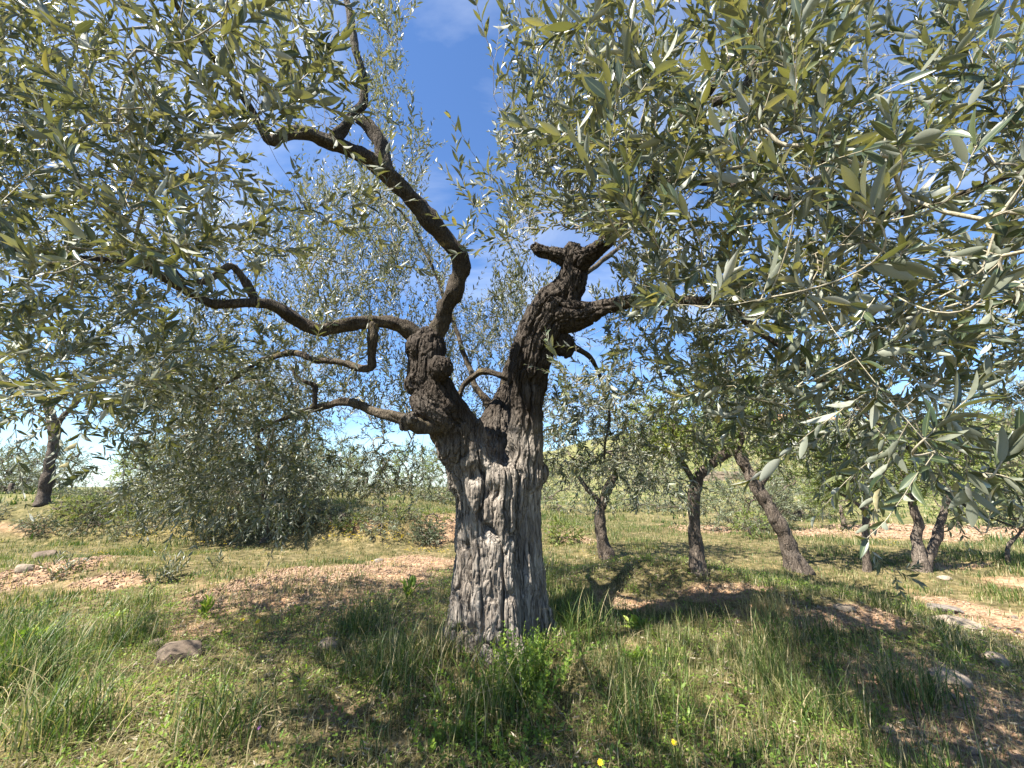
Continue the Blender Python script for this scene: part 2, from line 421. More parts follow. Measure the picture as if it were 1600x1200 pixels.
def height(x, y):
    x = np.asarray(x, float); y = np.asarray(y, float)
    p = np.stack([x, y, np.zeros_like(x)], -1)
    r = np.hypot(x, y)
    near = 1 - sstep(25, 60, r)
    h = near * (0.10 * fbm(p * 0.5 + 3.1, 3) + 0.035 * fbm(p * 2.6, 3) + 0.012 * fbm(p * 9.0, 2) * (1 - sstep(8, 14, r)))
    # the old tree stands on a slight swelling that runs off to the right
    h = h + 0.10 * bump2(x, y, 0, 4.2, 1.4, 1.0)
    h = h + 0.34 * bump2(x, y, 1.8, 5.4, 1.4, 0.6) + 0.22 * bump2(x, y, 3.1, 4.4, 0.8, 0.6)
    h = h - 0.16 * bump2(x, y, 4.6, 3.6, 1.2, 3.0)
    # hump with a rock on the left
    h = h + 0.20 * bump2(x, y, -6.0, 6.4, 1.3, 0.9) + 0.10 * bump2(x, y, -4.2, 6.0, 1.2, 0.7)
    # terrace bank, higher on the left
    left = 1 - sstep(-4.5, 1.5, x)
    yb = 8.6 + 0.35 * np.sin(x * 0.6) + 0.4 * vnoise(p * 0.35)
    h = h + sstep(0, 1.5, y - yb) * (0.18 + 0.55 * left) * (1 - sstep(0.5, 4.5, x))
    # far left the land falls away, far right it climbs to a ridge
    h = h - 0.055 * np.maximum(y - 18, 0) * (1 - sstep(-6, 10, x)) * (1 - 0.6 * sstep(80, 200, y))
    hill = sstep(-5, 60, x + 0.15 * (y - 40)) * sstep(16, 110, y)
    h = h + hill * (15 + 3 * fbm(p * 0.02, 3))
    h = h + 0.25 * sstep(12, 20, y) * sstep(1, 6, x)
    return h

def ground(px, py):
    """World point where the ray through a photo pixel meets the terrain."""
    d = ray(px, py); lo, hi = 0.8, 300.0
    for n_, geo_ in ((260, True), (24, False), (24, False)):
        ts = np.geomspace(lo, hi, n_) if geo_ else np.linspace(lo, hi, n_)
        P = CAM + d[None] * ts[:, None]
        m = np.where(P[:, 2] < height(P[:, 0], P[:, 1]))[0]
        if len(m) == 0: return CAM + d * 60
        k = max(int(m[0]), 1); lo, hi = ts[k - 1], ts[k]
    return CAM + d * hi

SOIL = []
for (px, py, rx, ry, s) in [
    (520, 905, 190, 34, 1.1), (370, 935, 110, 22, 1.0), (640, 880, 90, 14, 1.0), (70, 885, 80, 22, 0.9), (170, 905, 70, 18, 0.8), (20, 825, 90, 12, 1.0),
    (290, 985, 70, 22, 0.8), (560, 820, 30, 10, 0.9), (695, 812, 50, 12, 1.0), (1130, 925, 110, 18, 1.2), (1010, 945, 80, 14, 1.0), (1190, 955, 80, 22, 1.0), (1330, 965, 90, 18, 1.1), (960, 935, 50, 8, 0.9),
    (1550, 1120, 140, 95, 1.6), (1590, 980, 80, 60, 1.4), (1600, 910, 80, 22, 1.0), (1500, 1180, 120, 50, 1.1), (1420, 830, 220, 12, 1.1), (1120, 830, 120, 9, 0.7),
    (1490, 885, 90, 6, 0.9), (640, 800, 120, 8, 0.6), (900, 845, 40, 8, 0.6), (1330, 1150, 110, 40, 0.5), (520, 1120, 90, 40, 0.45), (1050, 1130, 110, 40, 0.35), (660, 965, 60, 14, 0.5), (150, 1090, 80, 25, 0.35)]:
    c = ground(px, py); ex = abs(ground(px + rx, py)[0] - c[0]); fa = ground(px, py - ry)[1]; ne = ground(px, py + ry)[1]
    SOIL.append((c[0], c[1], max(ex, 0.15), max(abs(fa - ne) * 0.5, 0.15), s))

def soil(x, y):
    p = np.stack([x, y, np.zeros_like(x)], -1)
    s = np.zeros_like(x)
    for cx, cy, rx, ry, a in SOIL:
        s = np.maximum(s, a * bump2(x, y, cx, cy, rx, ry))
    s = s + 0.32 * fbm(p * 1.3 + 40, 4) + 0.12 * fbm(p * 6, 2)
    return sstep(0.24, 0.72, s)

nu, nv = 420, 400
u = np.linspace(-1, 1, nu); v = np.linspace(-0.42, 1, nv)
gx = 1.6 * np.sinh(u * 5.9); gy = 3.4 + 1.4 * np.sinh(v * 6.2)
GX, GY = np.meshgrid(gx, gy)
GZ = height(GX, GY)
far = sstep(9, 26, np.hypot(GX, GY))
sl = soil(GX.ravel(), GY.ravel())
idx = np.arange(nu * nv).reshape(nv, nu)
quads = np.stack([idx[:-1, :-1], idx[:-1, 1:], idx[1:, 1:], idx[1:, :-1]], -1).reshape(-1, 4)
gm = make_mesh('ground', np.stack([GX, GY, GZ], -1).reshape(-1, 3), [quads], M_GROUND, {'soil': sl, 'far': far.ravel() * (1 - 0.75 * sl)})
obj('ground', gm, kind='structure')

# ------------------------------------------------------------------ leaves and sprays
def leaf_template(seg, fold=0.28, curl=0.10, wmax=0.5, peak=0.85):
    """Unit leaf: length 1 along +X, width 1 along Y (scaled later), top side +Z."""
    ts = np.linspace(0, 1, seg + 1)
    V = []; S = []
    tri = []; quad = []
    V.append((0, 0, 0)); S.append(0.0)
    rows = []
    for t in ts[1:-1]:
        w = wmax * (math.sin(math.pi * t ** peak) ** 0.8)
        z = -curl * t * t
        b = len(V)
        V += [(t, w, z + fold * w), (t, 0, z), (t, -w, z + fold * w)]; S += [1.0, 0.0, 1.0]
        rows.append(b)
    V.append((1, 0, -curl)); S.append(0.0); e = len(V) - 1
    r0 = rows[0]; tri += [(0, r0 + 1, r0), (0, r0 + 2, r0 + 1)]
    for a, b in zip(rows[:-1], rows[1:]):
        quad += [(a, a + 1, b + 1, b), (a + 1, a + 2, b + 2, b + 1)]
    rl = rows[-1]; tri += [(rl, rl + 1, e), (rl + 1, rl + 2, e)]
    V = np.array(V, float); Q = np.array(quad, int).reshape(-1, 4); T = np.array(tri, int)
    return V, Q, T, np.array(S)

LEAF_HI = leaf_template(7)
LEAF_MID = leaf_template(4)
LEAF_LO = leaf_template(3, 0.25, 0.08)
LEAF_MIN = leaf_template(2, 0.22, 0.06)

def leaf_mesh(batch, tmpl, base, X, Y, Z, L, W, rnd):
    V, Q, T, S = tmpl; n = len(base); k = len(V)
    P = base[:, None, :] + X[:, None, :] * (V[None, :, 0:1] * L[:, None, None]) + Y[:, None, :] * (V[None, :, 1:2] * W[:, None, None]) + Z[:, None, :] * (V[None, :, 2:3] * (L * 0.5 + W * 0.5)[:, None, None])
    rj = np.random.default_rng(n); tt = V[None, :, 0:1] ** 2 * L[:, None, None]
    P = P - Z[:, None, :] * tt * rj.normal(0.04, 0.11, (n, 1, 1)) + Y[:, None, :] * tt * rj.normal(0, 0.07, (n, 1, 1))
    off = (np.arange(n) * k)[:, None, None]
    batch.add(P.reshape(-1, 3), (Q[None] + off).reshape(-1, 4) if len(Q) else None, (T[None] + off).reshape(-1, 3), rnd=np.repeat(rnd, k), mid=np.tile(S, n))

def sprays(base, D, L, bend, K, leaf_len, rg, ang=(0.45, 0.95), aspect=0.25, keep=0.93, up=0.22):
    """Leafy shoots. Returns stem points (M,K,3) and leaf frames."""
    M = len(base)
    D = unit(D)
    s = (np.arange(K) + 0.35) / K
    wob = rg.normal(0, 0.03, (M, K, 3)).cumsum(1) * 0.35
    P = base[:, None, :] + D[:, None, :] * (L[:, None] * s)[..., None] + bend[:, None, :] * (L[:, None] * s ** 2)[..., None] + wob * L[:, None, None] * s[None, :, None]
    stem = np.concatenate([base[:, None, :], P], 1)
    T = unit(np.gradient(stem, axis=1))[:, 1:]
    ref = unit(rg.normal(size=(M, 1, 3)))
    N = unit(np.cross(T, ref + 0 * T)); B = np.cross(T, N)
    out = []
    roll = rg.uniform(0, 2 * math.pi, (M, 1))
    for side in (0, 1):
        phi = roll + np.arange(K)[None] * (math.pi / 2) + side * math.pi + rg.normal(0, 0.35, (M, K))
        S = N * np.cos(phi)[..., None] + B * np.sin(phi)[..., None]
        a = rg.uniform(ang[0], ang[1], (M, K)) * (1 - 0.45 * s[None] ** 2)
        X = T * np.cos(a)[..., None] + S * np.sin(a)[..., None]
        X[..., 2] -= 0.02
        X = unit(X)
        Zn = (T - X * (T * X).sum(-1, keepdims=True)) * 0.6 + np.array([0, 0, up]) + rg.normal(0, 0.34, (M, K, 3))
        Zn = unit(Zn - X * (Zn * X).sum(-1, keepdims=True))
        Yn = np.cross(Zn, X)
        ll = leaf_len[:, None] * rg.uniform(0.6, 1.2, (M, K)) * (0.55 + 0.6 * np.sin(math.pi * np.clip(s[None] * 0.85 + 0.12, 0, 1)))
        w = ll * aspect * rg.uniform(0.85, 1.2, (M, K))
        r = np.clip(rg.normal(0.42, 0.24, (M, K)) + rg.normal(0, 0.16, (M, 1)), 0, 1)
        mk = rg.random((M, K)) < keep
        out.append([q[mk] for q in (P, X, Yn, Zn, ll, w, r)])
    leaves = [np.concatenate([a, b]) for a, b in zip(*out)]
    return stem, leaves

def stems_mesh(batch, stem, r0, r1, sides=3, dark=0.0):
    M, K, _ = stem.shape
    T = unit(np.gradient(stem, axis=1))
    ref = np.array([0.31, 0.52, 0.79])
    N = unit(np.cross(T, ref)); B = np.cross(T, N)
    th = np.arange(sides) / sides * 2 * math.pi
    R = (np.linspace(1, 0, K)[None] * (r0 - r1)[:, None] + r1[:, None])
    V = stem[:, :, None, :] + (N[:, :, None, :] * np.cos(th)[None, None, :, None] + B[:, :, None, :] * np.sin(th)[None, None, :, None]) * R[:, :, None, None]
    i = np.arange(K - 1)[:, None] * sides; j = np.arange(sides)[None]; k = (j + 1) % sides
    q = np.stack([i + j, i + k, i + sides + k, i + sides + j], -1).reshape(-1, 4)
    off = (np.arange(M) * K * sides)[:, None, None]
    batch.add(V.reshape(-1, 3), (q[None] + off).reshape(-1, 4), None, dark=dark)

class Skeleton:
    """Branches grown greedily from given limbs to the points where leafy shoots begin."""
    def __init__(s): s.pos = []; s.par = []; s.tan = []; s.fix = []; s.paths = []
    def limb(s, P, R, parent=-1):
        P = np.asarray(P); T = unit(np.gradient(P, axis=0)); first = len(s.pos)
        for k in range(len(P)):
            s.pos.append(P[k]); s.par.append(parent if k == 0 else len(s.pos) - 2); s.tan.append(T[k]); s.fix.append(float(R[k]))
        return first
    def grow(s, targets, rg, step=0.07, curl=0.35, chains=None):
        n = len(targets); targets = np.asarray(targets)
        ends = np.zeros((n, 3)); endidx = np.zeros(n, int)
        pos = np.array(s.pos)
        D = np.full(n, 1e9); J = np.zeros(n, int)
        def upd(i0, P):
            d = np.linalg.norm(targets[:, None, :] - P[None], axis=2); j = d.argmin(1); dd = d[np.arange(n), j]
            m = dd < D; D[m] = dd[m]; J[m] = i0 + j[m]
        for c in range(0, len(pos), 400): upd(c, pos[c:c + 400])
        done = np.zeros(n, bool)
        for _ in range(n):
            q = np.where(done, 1e9, D); a = int(q.argmin()); done[a] = True
            j = J[a]; A = s.pos[j]; Bp = targets[a]; d = np.linalg.norm(Bp - A)
            Cc = A + np.asarray(s.tan[j]) * curl * d + rg.normal(0, 0.06, 3) * d
            m = max(2, int(d / step)); t = (np.arange(1, m + 1) / m)[:, None]
            P = (1 - t) ** 2 * A + 2 * t * (1 - t) * Cc + t ** 2 * Bp
            if m > 3: P[:-1] += rg.normal(0, 0.008, (m - 1, 3))
            T = unit(np.gradient(np.vstack([A, P]), axis=0))[1:]
            i0 = len(s.pos); path = [j]
            prev = j
            for k in range(m):
                s.pos.append(P[k]); s.par.append(prev); s.tan.append(T[k]); s.fix.append(0.0); prev = len(s.pos) - 1; path.append(prev)
            s.paths.append(path)
            ends[a] = T[-1]; endidx[a] = prev
            if chains is not None and a in chains:
                CH = chains[a]; TT = unit(np.gradient(CH, axis=0)); path2 = [prev]
                for k in range(1, len(CH)):
                    s.pos.append(CH[k]); s.par.append(prev); s.tan.append(TT[k]); s.fix.append(0.0); prev = len(s.pos) - 1; path2.append(prev)
                s.paths.append(path2)
                P = np.vstack([P, CH[1:]])
            upd(i0, P)
        s.end_tan = ends
        return ends
    def radii(s, r_tip, p=2.4):
        n = len(s.pos); acc = np.zeros(n); par = np.array(s.par)
        for i in range(n - 1, -1, -1):
            if acc[i] == 0: acc[i] = r_tip ** p
            if par[i] >= 0 and s.fix[i] == 0: acc[par[i]] += acc[i]
        return acc ** (1 / p)
    def branch_batch(s, batch, r_tip, rmax, dark=0.0, thin_only=None):
        R = s.radii(r_tip); pos = np.array(s.pos)
        for path in s.paths:
            P = pos[path]; r = R[path].copy(); r[0] = min(r[0], r[1] * 1.15); r = np.minimum(r, rmax)
            big = r.max()
            V, Q, T = tube(P, r, 6 if big > 0.008 else 4 if big > 0.004 else 3, caps=False)
            batch.add(V, Q, T, dark=dark)

# ------------------------------------------------------------------ the old olive tree
def traced(rows):
    """rows of (px, py, Y, width_px) -> xyz + radius rows."""
    out = []
    for px, py, Y, w in rows:
        p = at(px, py, Y); out.append((*p, 0.5 * w / F * axis_depth(p)))
    return np.array(out)

TB = ground(772, 1004)
TY = float(TB[1])
tree = empty('olive_tree', TB, 'massive old olive tree with furrowed grey forked trunk and wide silvery crown', 'tree')

def shaped_trunk():
    """Lofted trunk up to the fork, with flare and lobes."""
    rows = [(1030, 686, 868), (1004, 692, 862), (985, 697, 853), (940, 697, 850), (900, 702, 848), (850, 706, 842), (800, 708, 838), (765, 706, 843), (738, 702, 846), (722, 706, 842), (712, 716, 834)]
    P = []; 
    zs = []
    for y, xl, xr in rows:
        a = at(xl, y, TY); b = at(xr, y, TY); P.append((*(0.5 * (a + b)), 0.5 * np.linalg.norm(b - a)))
    P = catmull(np.array(P), 0.03)
    n = 72; th = np.arange(n) / n * 2 * math.pi
    V = []
    for k, (x, y, z, r) in enumerate(P):
        f = k / (len(P) - 1)
        lob = 0.955 + 0.07 * np.sin(3 * th + 0.6 + f * 0.9) + 0.05 * np.sin(5 * th + 2.0 - f * 1.5) + 0.04 * np.sin(9 * th + f * 2)
        fl = 1 + 0.34 * (1 - f) ** 9 * (1 + np.sin(4 * th + 1))
        rr = r * lob * fl
        dy = 0.80 - 0.16 * sstep(0.75, 1, f)
        V.append(np.stack([x + rr * np.cos(th), y + 0.08 + rr * dy * np.sin(th), np.full(n, z)], 1))
    m = len(V); V = np.vstack(V)
    i = np.arange(m - 1)[:, None] * n; j = np.arange(n)[None]; k = (j + 1) % n
    Q = np.stack([i + j, i + k, i + n + k, i + n + j], -1).reshape(-1, 4)
    V = np.vstack([V, V[:n].mean(0), V[-n:].mean(0) + [0, 0, 0.03]])
    j = np.arange(n); k = (j + 1) % n
    T = np.vstack([np.stack([np.full(n, m * n), k, j], 1), np.stack([np.full(n, m * n + 1), (m - 1) * n + j, (m - 1) * n + k], 1)])
    return V, Q, T, P

heavy = {
 'left':  [(758, 790, TY + .12, 80), (740, 730, TY + .05, 82), (712, 676, TY - .03, 76), (685, 628, TY - .10, 72), (669, 592, TY - .13, 62), (668, 560, TY - .15, 58), (672, 530, TY - .15, 48), (676, 515, TY - .15, 30)],
 'left_knob': [(705, 665, TY - .16, 40), (680, 650, TY - .22, 40), (660, 635, TY - .26, 36), (648, 618, TY - .24, 26)],
 'right': [(798, 785, TY + .12, 80), (818, 722, TY + .08, 62), (822, 660, TY + .06, 54), (824, 600, TY + .04, 62), (832, 550, TY, 68), (848, 510, TY - .03, 70), (868, 478, TY - .06, 66), (888, 450, TY - .10, 52), (896, 420, TY - .14, 44), (900, 398, TY - .16, 46), (905, 388, TY - .17, 36)],
 'right_arm': [(865, 490, TY - .05, 60), (893, 494, TY - .15, 50), (920, 490, TY - .26, 38), (945, 480, TY - .42, 26), (985, 470, TY - .56, 20)],
 'stub_left': [(893, 408, TY - .15, 34), (868, 398, TY - .18, 24), (845, 392, TY - .2, 20), (832, 382, TY - .2, 15)],
 'stub_right': [(898, 420, TY - .15, 40), (915, 402, TY - .25, 32), (935, 388, TY - .36, 26), (955, 370, TY - .45, 22)],
 'back': [(775, 745, TY + .22, 80), (772, 700, TY + .36, 72), (774, 668, TY + .46, 56), (780, 640, TY + .54, 36), (790, 605, TY + .6, 24)],
}
hv = Batch(); bones = []
V, Q, T, TP = shaped_trunk(); hv.add(V, Q, T); bones.append(catmull(TP, 0.05))
for k, rows in heavy.items():
    P = catmull(traced(rows), 0.025)
    V, Q, T = tube(P[:, :3], P[:, 3], 20, rough=0.10, seed=len(k)); hv.add(V, Q, T); bones.append(P)
# burls on the forks
for px, py, Y, w in [(690, 575, TY - .3, 40), (640, 655, TY - .42, 26), (632, 668, TY - .40, 18), (650, 600, TY - .2, 40), (655, 545, TY - .2, 44), (880, 540, TY - .02, 40), (836, 740, TY + .1, 46)]:
    c = at(px, py, Y); r = 0.5 * w / F * axis_depth(c)
    P = c + np.outer(np.linspace(-1, 1, 7), unit(np.array([0.3, 0.2, 1]))) * r
    V, Q, T = tube(P, r * np.sqrt(np.clip(1 - np.linspace(-0.98, 0.98, 7) ** 2, 0, 1)) + 0.004, 12); hv.add(V, Q, T)
raw = hv.mesh('trunk_raw', None)
ro = bpy.data.objects.new('trunk_raw', raw); C.objects.link(ro)
md = ro.modifiers.new('remesh', 'REMESH'); md.mode = 'VOXEL'; md.voxel_size = 0.008
dg = bpy.context.evaluated_depsgraph_get(); dg.update()
ev = bpy.data.meshes.new_from_object(ro.evaluated_get(dg))
bpy.data.objects.remove(ro); bpy.data.meshes.remove(raw)
nvt = len(ev.vertices); co = np.zeros(nvt * 3, np.float32); ev.vertices.foreach_get('co', co); co = co.reshape(-1, 3).astype(float)
# smooth the welds between the limbs
ed = np.zeros(len(ev.edges) * 2, np.int32); ev.edges.foreach_get('vertices', ed); ed = ed.reshape(-1, 2)
deg = np.bincount(ed.ravel(), minlength=nvt)[:, None]
for _ in range(11):
    acc = np.zeros_like(co); np.add.at(acc, ed[:, 0], co[ed[:, 1]]); np.add.at(acc, ed[:, 1], co[ed[:, 0]])
    co = 0.45 * co + 0.55 * acc / deg
ev.vertices.foreach_set('co', co.astype(np.float32).ravel()); ev.update()
nor = np.zeros(nvt * 3, np.float32); ev.vertex_normals.foreach_get('vector', nor); nor = nor.reshape(-1, 3).astype(float)
BP = np.vstack([b[:, :3] for b in bones]); BT = np.vstack([unit(np.gradient(b[:, :3], axis=0)) for b in bones]); BR = np.concatenate([b[:, 3] for b in bones])
BS = np.concatenate([np.concatenate([[0], np.cumsum(np.linalg.norm(np.diff(b[:, :3], axis=0), axis=1))]) + 3.7 * i for i, b in enumerate(bones)])
near_i = np.zeros(nvt, int)
for c in range(0, nvt, 4000):
    d = np.linalg.norm(co[c:c + 4000, None, :] - BP[None], axis=2) / BR[None]
    near_i[c:c + 4000] = d.argmin(1)
trunk_i = np.abs(co[:, 2][:, None] - bones[0][None, ::2, 2]).argmin(1) * 2
warp = np.stack([fbm(co * 2.6 + 9, 3), fbm(co * 2.6 + 31, 3), fbm(co * 2.6 + 57, 3)], 1) * 0.04 + 0.012 * np.stack([fbm(co * [17, 17, 5] + 2, 3), fbm(co * [17, 17, 5] + 71, 3), 0 * co[:, 0]], 1)
def bark(ni, own_axis):
    t = BT[ni]; rad = BR[ni]
    if own_axis:
        rel = co - BP[ni]; ra = (rel * t).sum(1, keepdims=True); al = (BS[ni][:, None] + ra) * np.array([[0.0, 0.0, 1.0]]); q = rel - t * ra + warp
    else:
        al = co * [0, 0, 1]; q = (co - BP[ni]) * [1, 1, 0] + warp
    lay = lambda f, g, o: q * f + al * g + o
    n1 = vnoise(lay(9, 0.55, 0)); n2 = vnoise(lay(23, 1.3, 11)); n3 = vnoise(lay(55, 3.2, 5)); n4 = vnoise(lay(95, 6, 8))
    amp = np.clip(rad / 0.30, 0.30, 1.0)
    crev = np.exp(-(n1 / 0.07) ** 2); crev2 = np.exp(-(n2 / 0.10) ** 2); crev3 = np.exp(-(n3 / 0.16) ** 2)
    return amp * (-0.065 * crev - 0.032 * crev2 + 0.014 * np.abs(n1) + 0.012 * n2 + 0.022 * fbm(co * 3.2, 2)) - (0.4 + 0.6 * amp) * 0.010 * crev3 + 0.006 * n4 + 0.003 * fbm(co * 60, 2)
zf = at(770, 700, TY)[2]
bl = sstep(zf - 0.12, zf + 0.22, co[:, 2])
disp = (1 - bl) * bark(trunk_i, False) + bl * bark(near_i, True)
# two hollows in the wood below the fork and three small holes
for px, py, r, dep in [(790, 712, 15, 0.10), (738, 742, 12, 0.07), (775, 770, 13, 0.06), (797, 931, 7, 0.05), (718, 985, 7, 0.05), (740, 985, 7, 0.05), (762, 830, 16, 0.04)]:
    c = at(px, py, TY - 0.3); dd = ray(px, py); dd = dd / np.linalg.norm(dd)
    w = co - CAM; off = np.linalg.norm(w - np.outer(w @ dd, dd), axis=1); rr = r / F * 3.2
    front = (nor @ dd) < 0
    disp -= front * dep * np.exp(-(off / rr) ** 2)
co2 = co + nor * disp[:, None]
ev.vertices.foreach_set('co', co2.astype(np.float32).ravel())
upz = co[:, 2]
dark = np.clip(sstep(1.15, 1.95, upz + 0.25 * fbm(co * 3, 3)) * 0.9 + 0.2 * fbm(co * 6, 3), 0, 0.95)  # bark darkens with height: dark upper bark plus fork shade put into colour
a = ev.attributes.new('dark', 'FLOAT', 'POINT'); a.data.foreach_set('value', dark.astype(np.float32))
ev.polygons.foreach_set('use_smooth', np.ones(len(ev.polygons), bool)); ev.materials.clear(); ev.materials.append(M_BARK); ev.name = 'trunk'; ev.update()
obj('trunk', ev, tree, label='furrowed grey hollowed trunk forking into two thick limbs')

limbs = {
 'upper_left': [(680, 535, TY - .15, 34), (698, 490, TY - .22, 33), (710, 440, TY - .32, 31), (716, 405, TY - .4, 30), (702, 380, TY - .48, 30), (672, 345, TY - .62, 30), (640, 305, TY - .75, 32), (612, 278, TY - .85, 31), (585, 258, TY - .95, 30), (548, 236, TY - 1.05, 27), (512, 218, TY - 1.15, 25), (480, 208, TY - 1.22, 24), (445, 214, TY - 1.3, 22), (428, 222, TY - 1.33, 14), (400, 186, TY - 1.42, 13), (365, 140, TY - 1.55, 12), (330, 96, TY - 1.7, 11), (280, 30, TY - 1.9, 9), (215, -70, TY - 2.15, 8)],
 'upright': [(520, 222, TY - 1.12, 22), (532, 205, TY - 1.12, 20), (548, 182, TY - 1.13, 17), (566, 158, TY - 1.14, 15), (562, 110, TY - 1.15, 14), (552, 60, TY - 1.17, 13), (540, 0, TY - 1.2, 12), (515, -100, TY - 1.25, 10)],
 'stump': [(606, 275, TY - .86, 28), (596, 245, TY - .9, 28), (586, 215, TY - .92, 27), (572, 196, TY - .94, 22), (556, 190, TY - .94, 12)],
 'left_arm': [(660, 540, TY - .15, 36), (640, 515, TY - .2, 30), (606, 500, TY - .28, 25), (570, 501, TY - .36, 23), (535, 508, TY - .44, 23), (500, 515, TY - .5, 24), (470, 508, TY - .56, 23), (440, 491, TY - .64, 22), (415, 476, TY - .7, 20), (385, 471, TY - .76, 18), (345, 476, TY - .84, 17), (315, 472, TY - .92, 16), (290, 456, TY - 1.0, 15), (262, 438, TY - 1.08, 14), (225, 424, TY - 1.2, 12), (160, 411, TY - 1.4, 10), (60, 398, TY - 1.7, 8), (-70, 385, TY - 2.0, 7)],
 'loop': [(402, 476, TY - .72, 15), (388, 455, TY - .75, 14), (374, 430, TY - .8, 13), (356, 416, TY - .85, 12), (338, 424, TY - .9, 13), (318, 436, TY - .95, 12), (292, 440, TY - 1.0, 11), (272, 424, TY - 1.05, 10), (248, 398, TY - 1.12, 9), (215, 388, TY - 1.25, 8)],
 'hook': [(582, 504, TY - .34, 17), (580, 530, TY - .33, 17), (579, 560, TY - .3, 16), (577, 577, TY - .28, 15), (558, 577, TY - .26, 14), (530, 567, TY - .2, 12), (500, 560, TY - .1, 12), (460, 557, TY, 11), (425, 560, TY + .1, 10), (402, 568, TY + .2, 8), (360, 590, TY + .3, 6), (320, 622, TY + .35, 5)],
 'low_left': [(690, 668, TY - .2, 30), (664, 664, TY - .3, 26), (640, 655, TY - .4, 24), (615, 646, TY - .38, 19), (585, 641, TY - .33, 17), (555, 634, TY - .28, 16), (530, 632, TY - .22, 14), (500, 637, TY - .15, 12), (478, 643, TY - .1, 10), (440, 652, TY, 7), (400, 672, TY + .1, 6)],
 'low_left_twig': [(492, 640, TY - .15, 10), (492, 620, TY - .15, 9), (490, 602, TY - .12, 8), (478, 596, TY - .1, 6), (450, 580, TY, 5)],
 'arched': [(800, 590, TY + .25, 14), (775, 583, TY + .3, 14), (752, 581, TY + .35, 13), (735, 590, TY + .38, 12), (724, 605, TY + .4, 10), (716, 628, TY + .45, 8), (690, 600, TY + .6, 5)],
 'right_limb': [(970, 474, TY - .5, 26), (1040, 464, TY - .7, 17), (1100, 470, TY - .85, 16), (1145, 485, TY - .95, 15), (1190, 512, TY - 1.05, 13), (1250, 560, TY - 1.15, 9), (1330, 630, TY - 1.3, 6), (1425, 712, TY - 1.45, 5), (1500, 778, TY - 1.55, 4), (1610, 835, TY - 1.7, 3)],
 'right_upper': [(945, 378, TY - .42, 24), (975, 345, TY - .6, 22), (1005, 300, TY - .85, 21), (1035, 240, TY - 1.05, 20), (1062, 190, TY - 1.2, 19), (1092, 148, TY - 1.33, 18), (1122, 112, TY - 1.45, 16), (1175, 40, TY - 1.65, 14), (1260, -80, TY - 1.9, 11)],
 'right_high': [(1010, 292, TY - .88, 18), (1070, 280, TY - 1.1, 17), (1150, 292, TY - 1.35, 16), (1225, 305, TY - 1.55, 15), (1300, 322, TY - 1.75, 14), (1370, 335, TY - 1.95, 12), (1450, 320, TY - 2.1, 10), (1560, 280, TY - 2.3, 8), (1700, 230, TY - 2.4, 7)],
 'right_upright': [(1112, 160, TY - 1.4, 14), (1150, 140, TY - 1.45, 13), (1175, 98, TY - 1.5, 12), (1181, 50, TY - 1.55, 12), (1187, -10, TY - 1.6, 11), (1195, -120, TY - 1.7, 9)],
 'right_far': [(880, 540, TY + .05, 16), (900, 545, TY + .2, 12), (925, 570, TY + .35, 8), (943, 612, TY + .4, 6), (952, 660, TY + .42, 4), (944, 720, TY + .4, 3)],
 'back_left': [(770, 640, TY + .55, 22), (742, 610, TY + .7, 12), (728, 560, TY + .85, 9), (695, 470, TY + 1.0, 6), (668, 400, TY + 1.0, 5), (632, 342, TY + 1.0, 4), (590, 300, TY + 1.0, 3)],
 'back_right': [(785, 620, TY + .6, 20), (800, 560, TY + .8, 15), (840, 500, TY + 1.0, 12), (900, 440, TY + 1.1, 10), (980, 380, TY + 1.1, 8)],
 'over_head': [(1150, 110, TY - 1.55, 13), (1130, -60, TY - 1.9, 14), (1080, -300, TY - 2.3, 14), (1000, -900, TY - 2.7, 14)],
}
skel = Skeleton()
for k, rows in limbs.items():
    P = catmull(traced(rows), 0.022)
    P[:, :3] += 0.030 * np.stack([vnoise(P[:, :3] * 3.1 + 3), vnoise(P[:, :3] * 3.1 + 21), vnoise(P[:, :3] * 3.1 + 43)], 1) * np.clip(np.arange(len(P)) / 8, 0, 1)[:, None] + 0.014 * np.stack([fbm(P[:, :3] * 5 + 3, 2), fbm(P[:, :3] * 5 + 21, 2), fbm(P[:, :3] * 5 + 43, 2)], 1)
    kn = 1 + 0.35 * np.clip(vnoise(P[:, :3] * 8 + len(k)) - .25, 0, 1)
    V, Q, T = tube(P[:, :3], P[:, 3] * kn * .82, 16, rough=0.34, seed=len(k) + 3)
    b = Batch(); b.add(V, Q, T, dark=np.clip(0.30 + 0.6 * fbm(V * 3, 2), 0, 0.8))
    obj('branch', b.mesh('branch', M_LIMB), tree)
    skel.limb(P[3:, :3], P[3:, 3])

